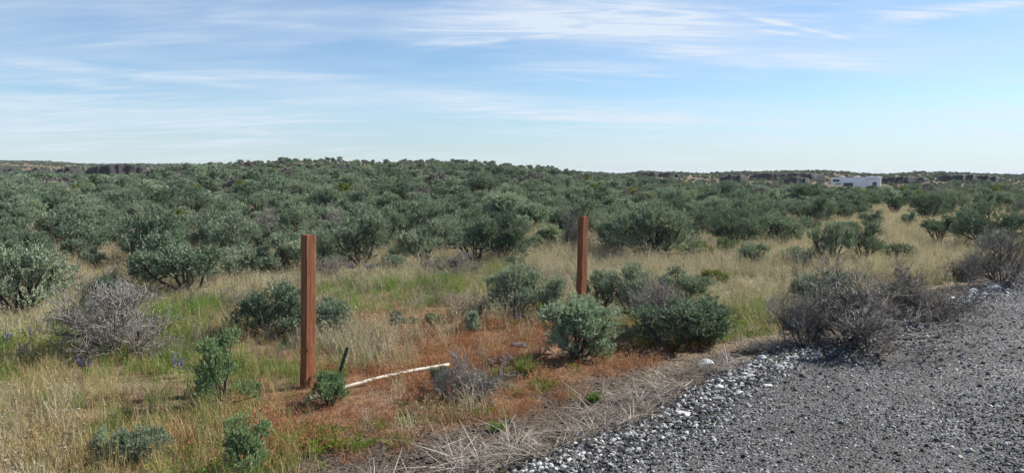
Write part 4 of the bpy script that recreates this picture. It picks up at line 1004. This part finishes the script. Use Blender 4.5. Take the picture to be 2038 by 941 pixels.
# ------------------------------------------------------------------ white trailer
M['rv_white'] = solid_mat('trailer_white', [(0.3, (.78, .79, .80)), (0.7, (.86, .87, .88))], .8, 4, .45, spec=.4)
M['rv_trim'] = solid_mat('trailer_trim', [(0.3, (.70, .71, .72)), (0.7, (.82, .82, .82))], 1, 3, .4, spec=.4)
M['rv_grey'] = solid_mat('trailer_dark_grey', [(0.3, (.10, .11, .13)), (0.7, (.16, .17, .19))], 2, 3, .6)  # plain dark grey of the window frames and landing legs
M['glass'] = solid_mat('tinted_window', [(0.3, (.010, .014, .020)), (0.7, (.022, .030, .040))], 1, 2, .12, spec=.6)
M['rubber'] = solid_mat('tyre_rubber', [(0.3, (.015, .015, .015)), (0.7, (.03, .03, .03))], 9, 3, .85)
def box_mesh(name, x0, x1, y0, y1, z0, z1, mat, bev=0.0):
    import bmesh
    bm = bmesh.new(); bmesh.ops.create_cube(bm, size=1)
    for v in bm.verts: v.co = ((x0 + x1) / 2 + v.co.x * (x1 - x0), (y0 + y1) / 2 + v.co.y * (y1 - y0), (z0 + z1) / 2 + v.co.z * (z1 - z0))
    if bev: bmesh.ops.bevel(bm, geom=bm.edges[:], offset=bev, segments=2, affect='EDGES', profile=.5)
    me = bpy.data.meshes.new(name); bm.to_mesh(me); bm.free(); me.materials.append(mat); return me
def prism(name, prof, y0, y1, mat, bev=.06):
    import bmesh
    bm = bmesh.new(); lo = [bm.verts.new((x, y0, z)) for x, z in prof]; hi = [bm.verts.new((x, y1, z)) for x, z in prof]; n = len(prof)
    bm.faces.new(lo); bm.faces.new(hi[::-1])
    for i in range(n): bm.faces.new((lo[(i + 1) % n], lo[i], hi[i], hi[(i + 1) % n]))
    bmesh.ops.recalc_face_normals(bm, faces=bm.faces[:]); bmesh.ops.bevel(bm, geom=bm.edges[:], offset=bev, segments=2, affect='EDGES', profile=.5)
    me = bpy.data.meshes.new(name); bm.to_mesh(me); bm.free(); me.materials.append(mat); return me
def trailer():
    d = pix_dir(1703, 360); d = d / np.linalg.norm(d[:2]); Rr = 184.0; x, y = d[0] * Rr, d[1] * Rr; z = float(H(x, y)) - .05
    root = link('travel_trailer', None, loc=(x, y, z), rot=(0, 0, math.radians(-24))); tag(root, 'long white travel trailer with dark windows parked beyond the sagebrush', 'trailer')
    k = .93; root.scale = (k, k, k * .92)
    # local x: from the raised nose (-) to the tail (+); -y faces the camera
    body = link('body', prism('body', [(-5.1, 1.75), (-5.35, 2.1), (-5.25, 2.9), (-4.85, 3.48), (-1.0, 3.5), (-.8, 3.55), (5.2, 3.55), (5.2, .75), (-2.9, .75), (-2.9, 1.75)], -1.25, 1.25, M['rv_white'], .07), root)
    def win(parent, x0, x1, z0, z1, yf):
        w = link('window', box_mesh('window', x0 - .05, x1 + .05, yf - .03, yf + .02, z0 - .05, z1 + .05, M['rv_grey'], .01), parent)
        link('pane', box_mesh('pane', x0, x1, yf - .045, yf - .031, z0, z1, M['glass']), w)
    win(body, -4.75, -3.45, 2.55, 3.05, -1.25)
    win(body, -4.2, -3.2, 1.9, 2.05, -1.25)
    so_ = link('slide_out', box_mesh('slide_out', -2.6, -.35, -1.75, -1.2, 1.0, 2.75, M['rv_white'], .04), root)
    win(so_, -2.45, -.55, 1.25, 2.25, -1.75)
    s2 = link('slide_out', box_mesh('slide_out', 2.6, 5.1, -1.7, -1.2, .95, 3.05, M['rv_white'], .04), root)
    link('slide_roof', box_mesh('slide_roof', 2.5, 5.2, -1.78, -1.2, 3.05, 3.16, M['rv_trim'], .02), s2)
    win(s2, 3.55, 4.35, 1.35, 2.45, -1.7)
    link('roof_edge', box_mesh('roof_edge', -4.8, 5.24, -1.30, 1.30, 3.552, 3.63, M['rv_trim'], .02), root)
    link('air_conditioner', box_mesh('air_conditioner', -.2, .75, -.4, .4, 3.63, 3.98, M['rv_trim'], .08), root)
    link('roof_vent', box_mesh('roof_vent', -3.0, -2.3, -.35, .35, 3.63, 3.85, M['rv_trim'], .06), root)
    link('roof_box', box_mesh('roof_box', 2.2, 5.0, -.9, .9, 3.63, 3.83, M['rv_trim'], .04), root)
    link('awning', box_mesh('awning', 2.4, 5.2, -1.42, -1.27, 3.36, 3.50, M['rv_trim'], .04), root)
    lad = Tubes(6)
    for yy in (-.75, -.35): lad.add([(5.32, yy, .95), (5.32, yy, 3.7)], [.025, .025])
    for i in range(7): lad.add([(5.32, -.75, 1.15 + i * .38), (5.32, -.35, 1.15 + i * .38)], [.02, .02])
    v, f = lad.arrays(); link('ladder', mesh_np('ladder', v, f, M['rv_trim'], smooth_shade=True), root)
    for xx in (1.1, 2.0):
        for yy in (-1.12, 1.12):
            wh = Tubes(18); wh.add([(xx, yy - .12, .37), (xx, yy - .09, .37), (xx, yy + .09, .37), (xx, yy + .12, .37)], [.30, .37, .37, .30]); v, f = wh.arrays()
            w = link('wheel', mesh_np('wheel', v, f, M['rubber'], smooth_shade=True), root)
            rm = Tubes(14); rm.add([(xx, yy - .125, .37), (xx, yy - .10, .37), (xx, yy + .10, .37), (xx, yy + .125, .37)], [.03, .29, .29, .03]); v, f = rm.arrays(); link('rim', mesh_np('rim', v, f, M['rv_trim'], smooth_shade=True), w)
    for yy in (-.8, .8): link('landing_leg', box_mesh('landing_leg', -2.6, -2.48, yy - .06, yy + .06, .0, .80, M['rv_grey']), root)
trailer()

# ------------------------------------------------------------------ the air
hm, hnt, ho = new_mat('haze_air'); hv = hnt.nodes.new('ShaderNodeVolumePrincipled'); hv.inputs['Color'].default_value = (.80, .88, 1.0, 1); hv.inputs['Density'].default_value = 0.00017
hnt.links.new(hv.outputs[0], ho.inputs['Volume'])
hz = link('haze', box_mesh('haze', -9200, 9200, -9200, 9200, -48, 16, hm)); hz['kind'] = 'stuff'; tag(hz, 'thin pale blue air over the whole plain', 'haze')
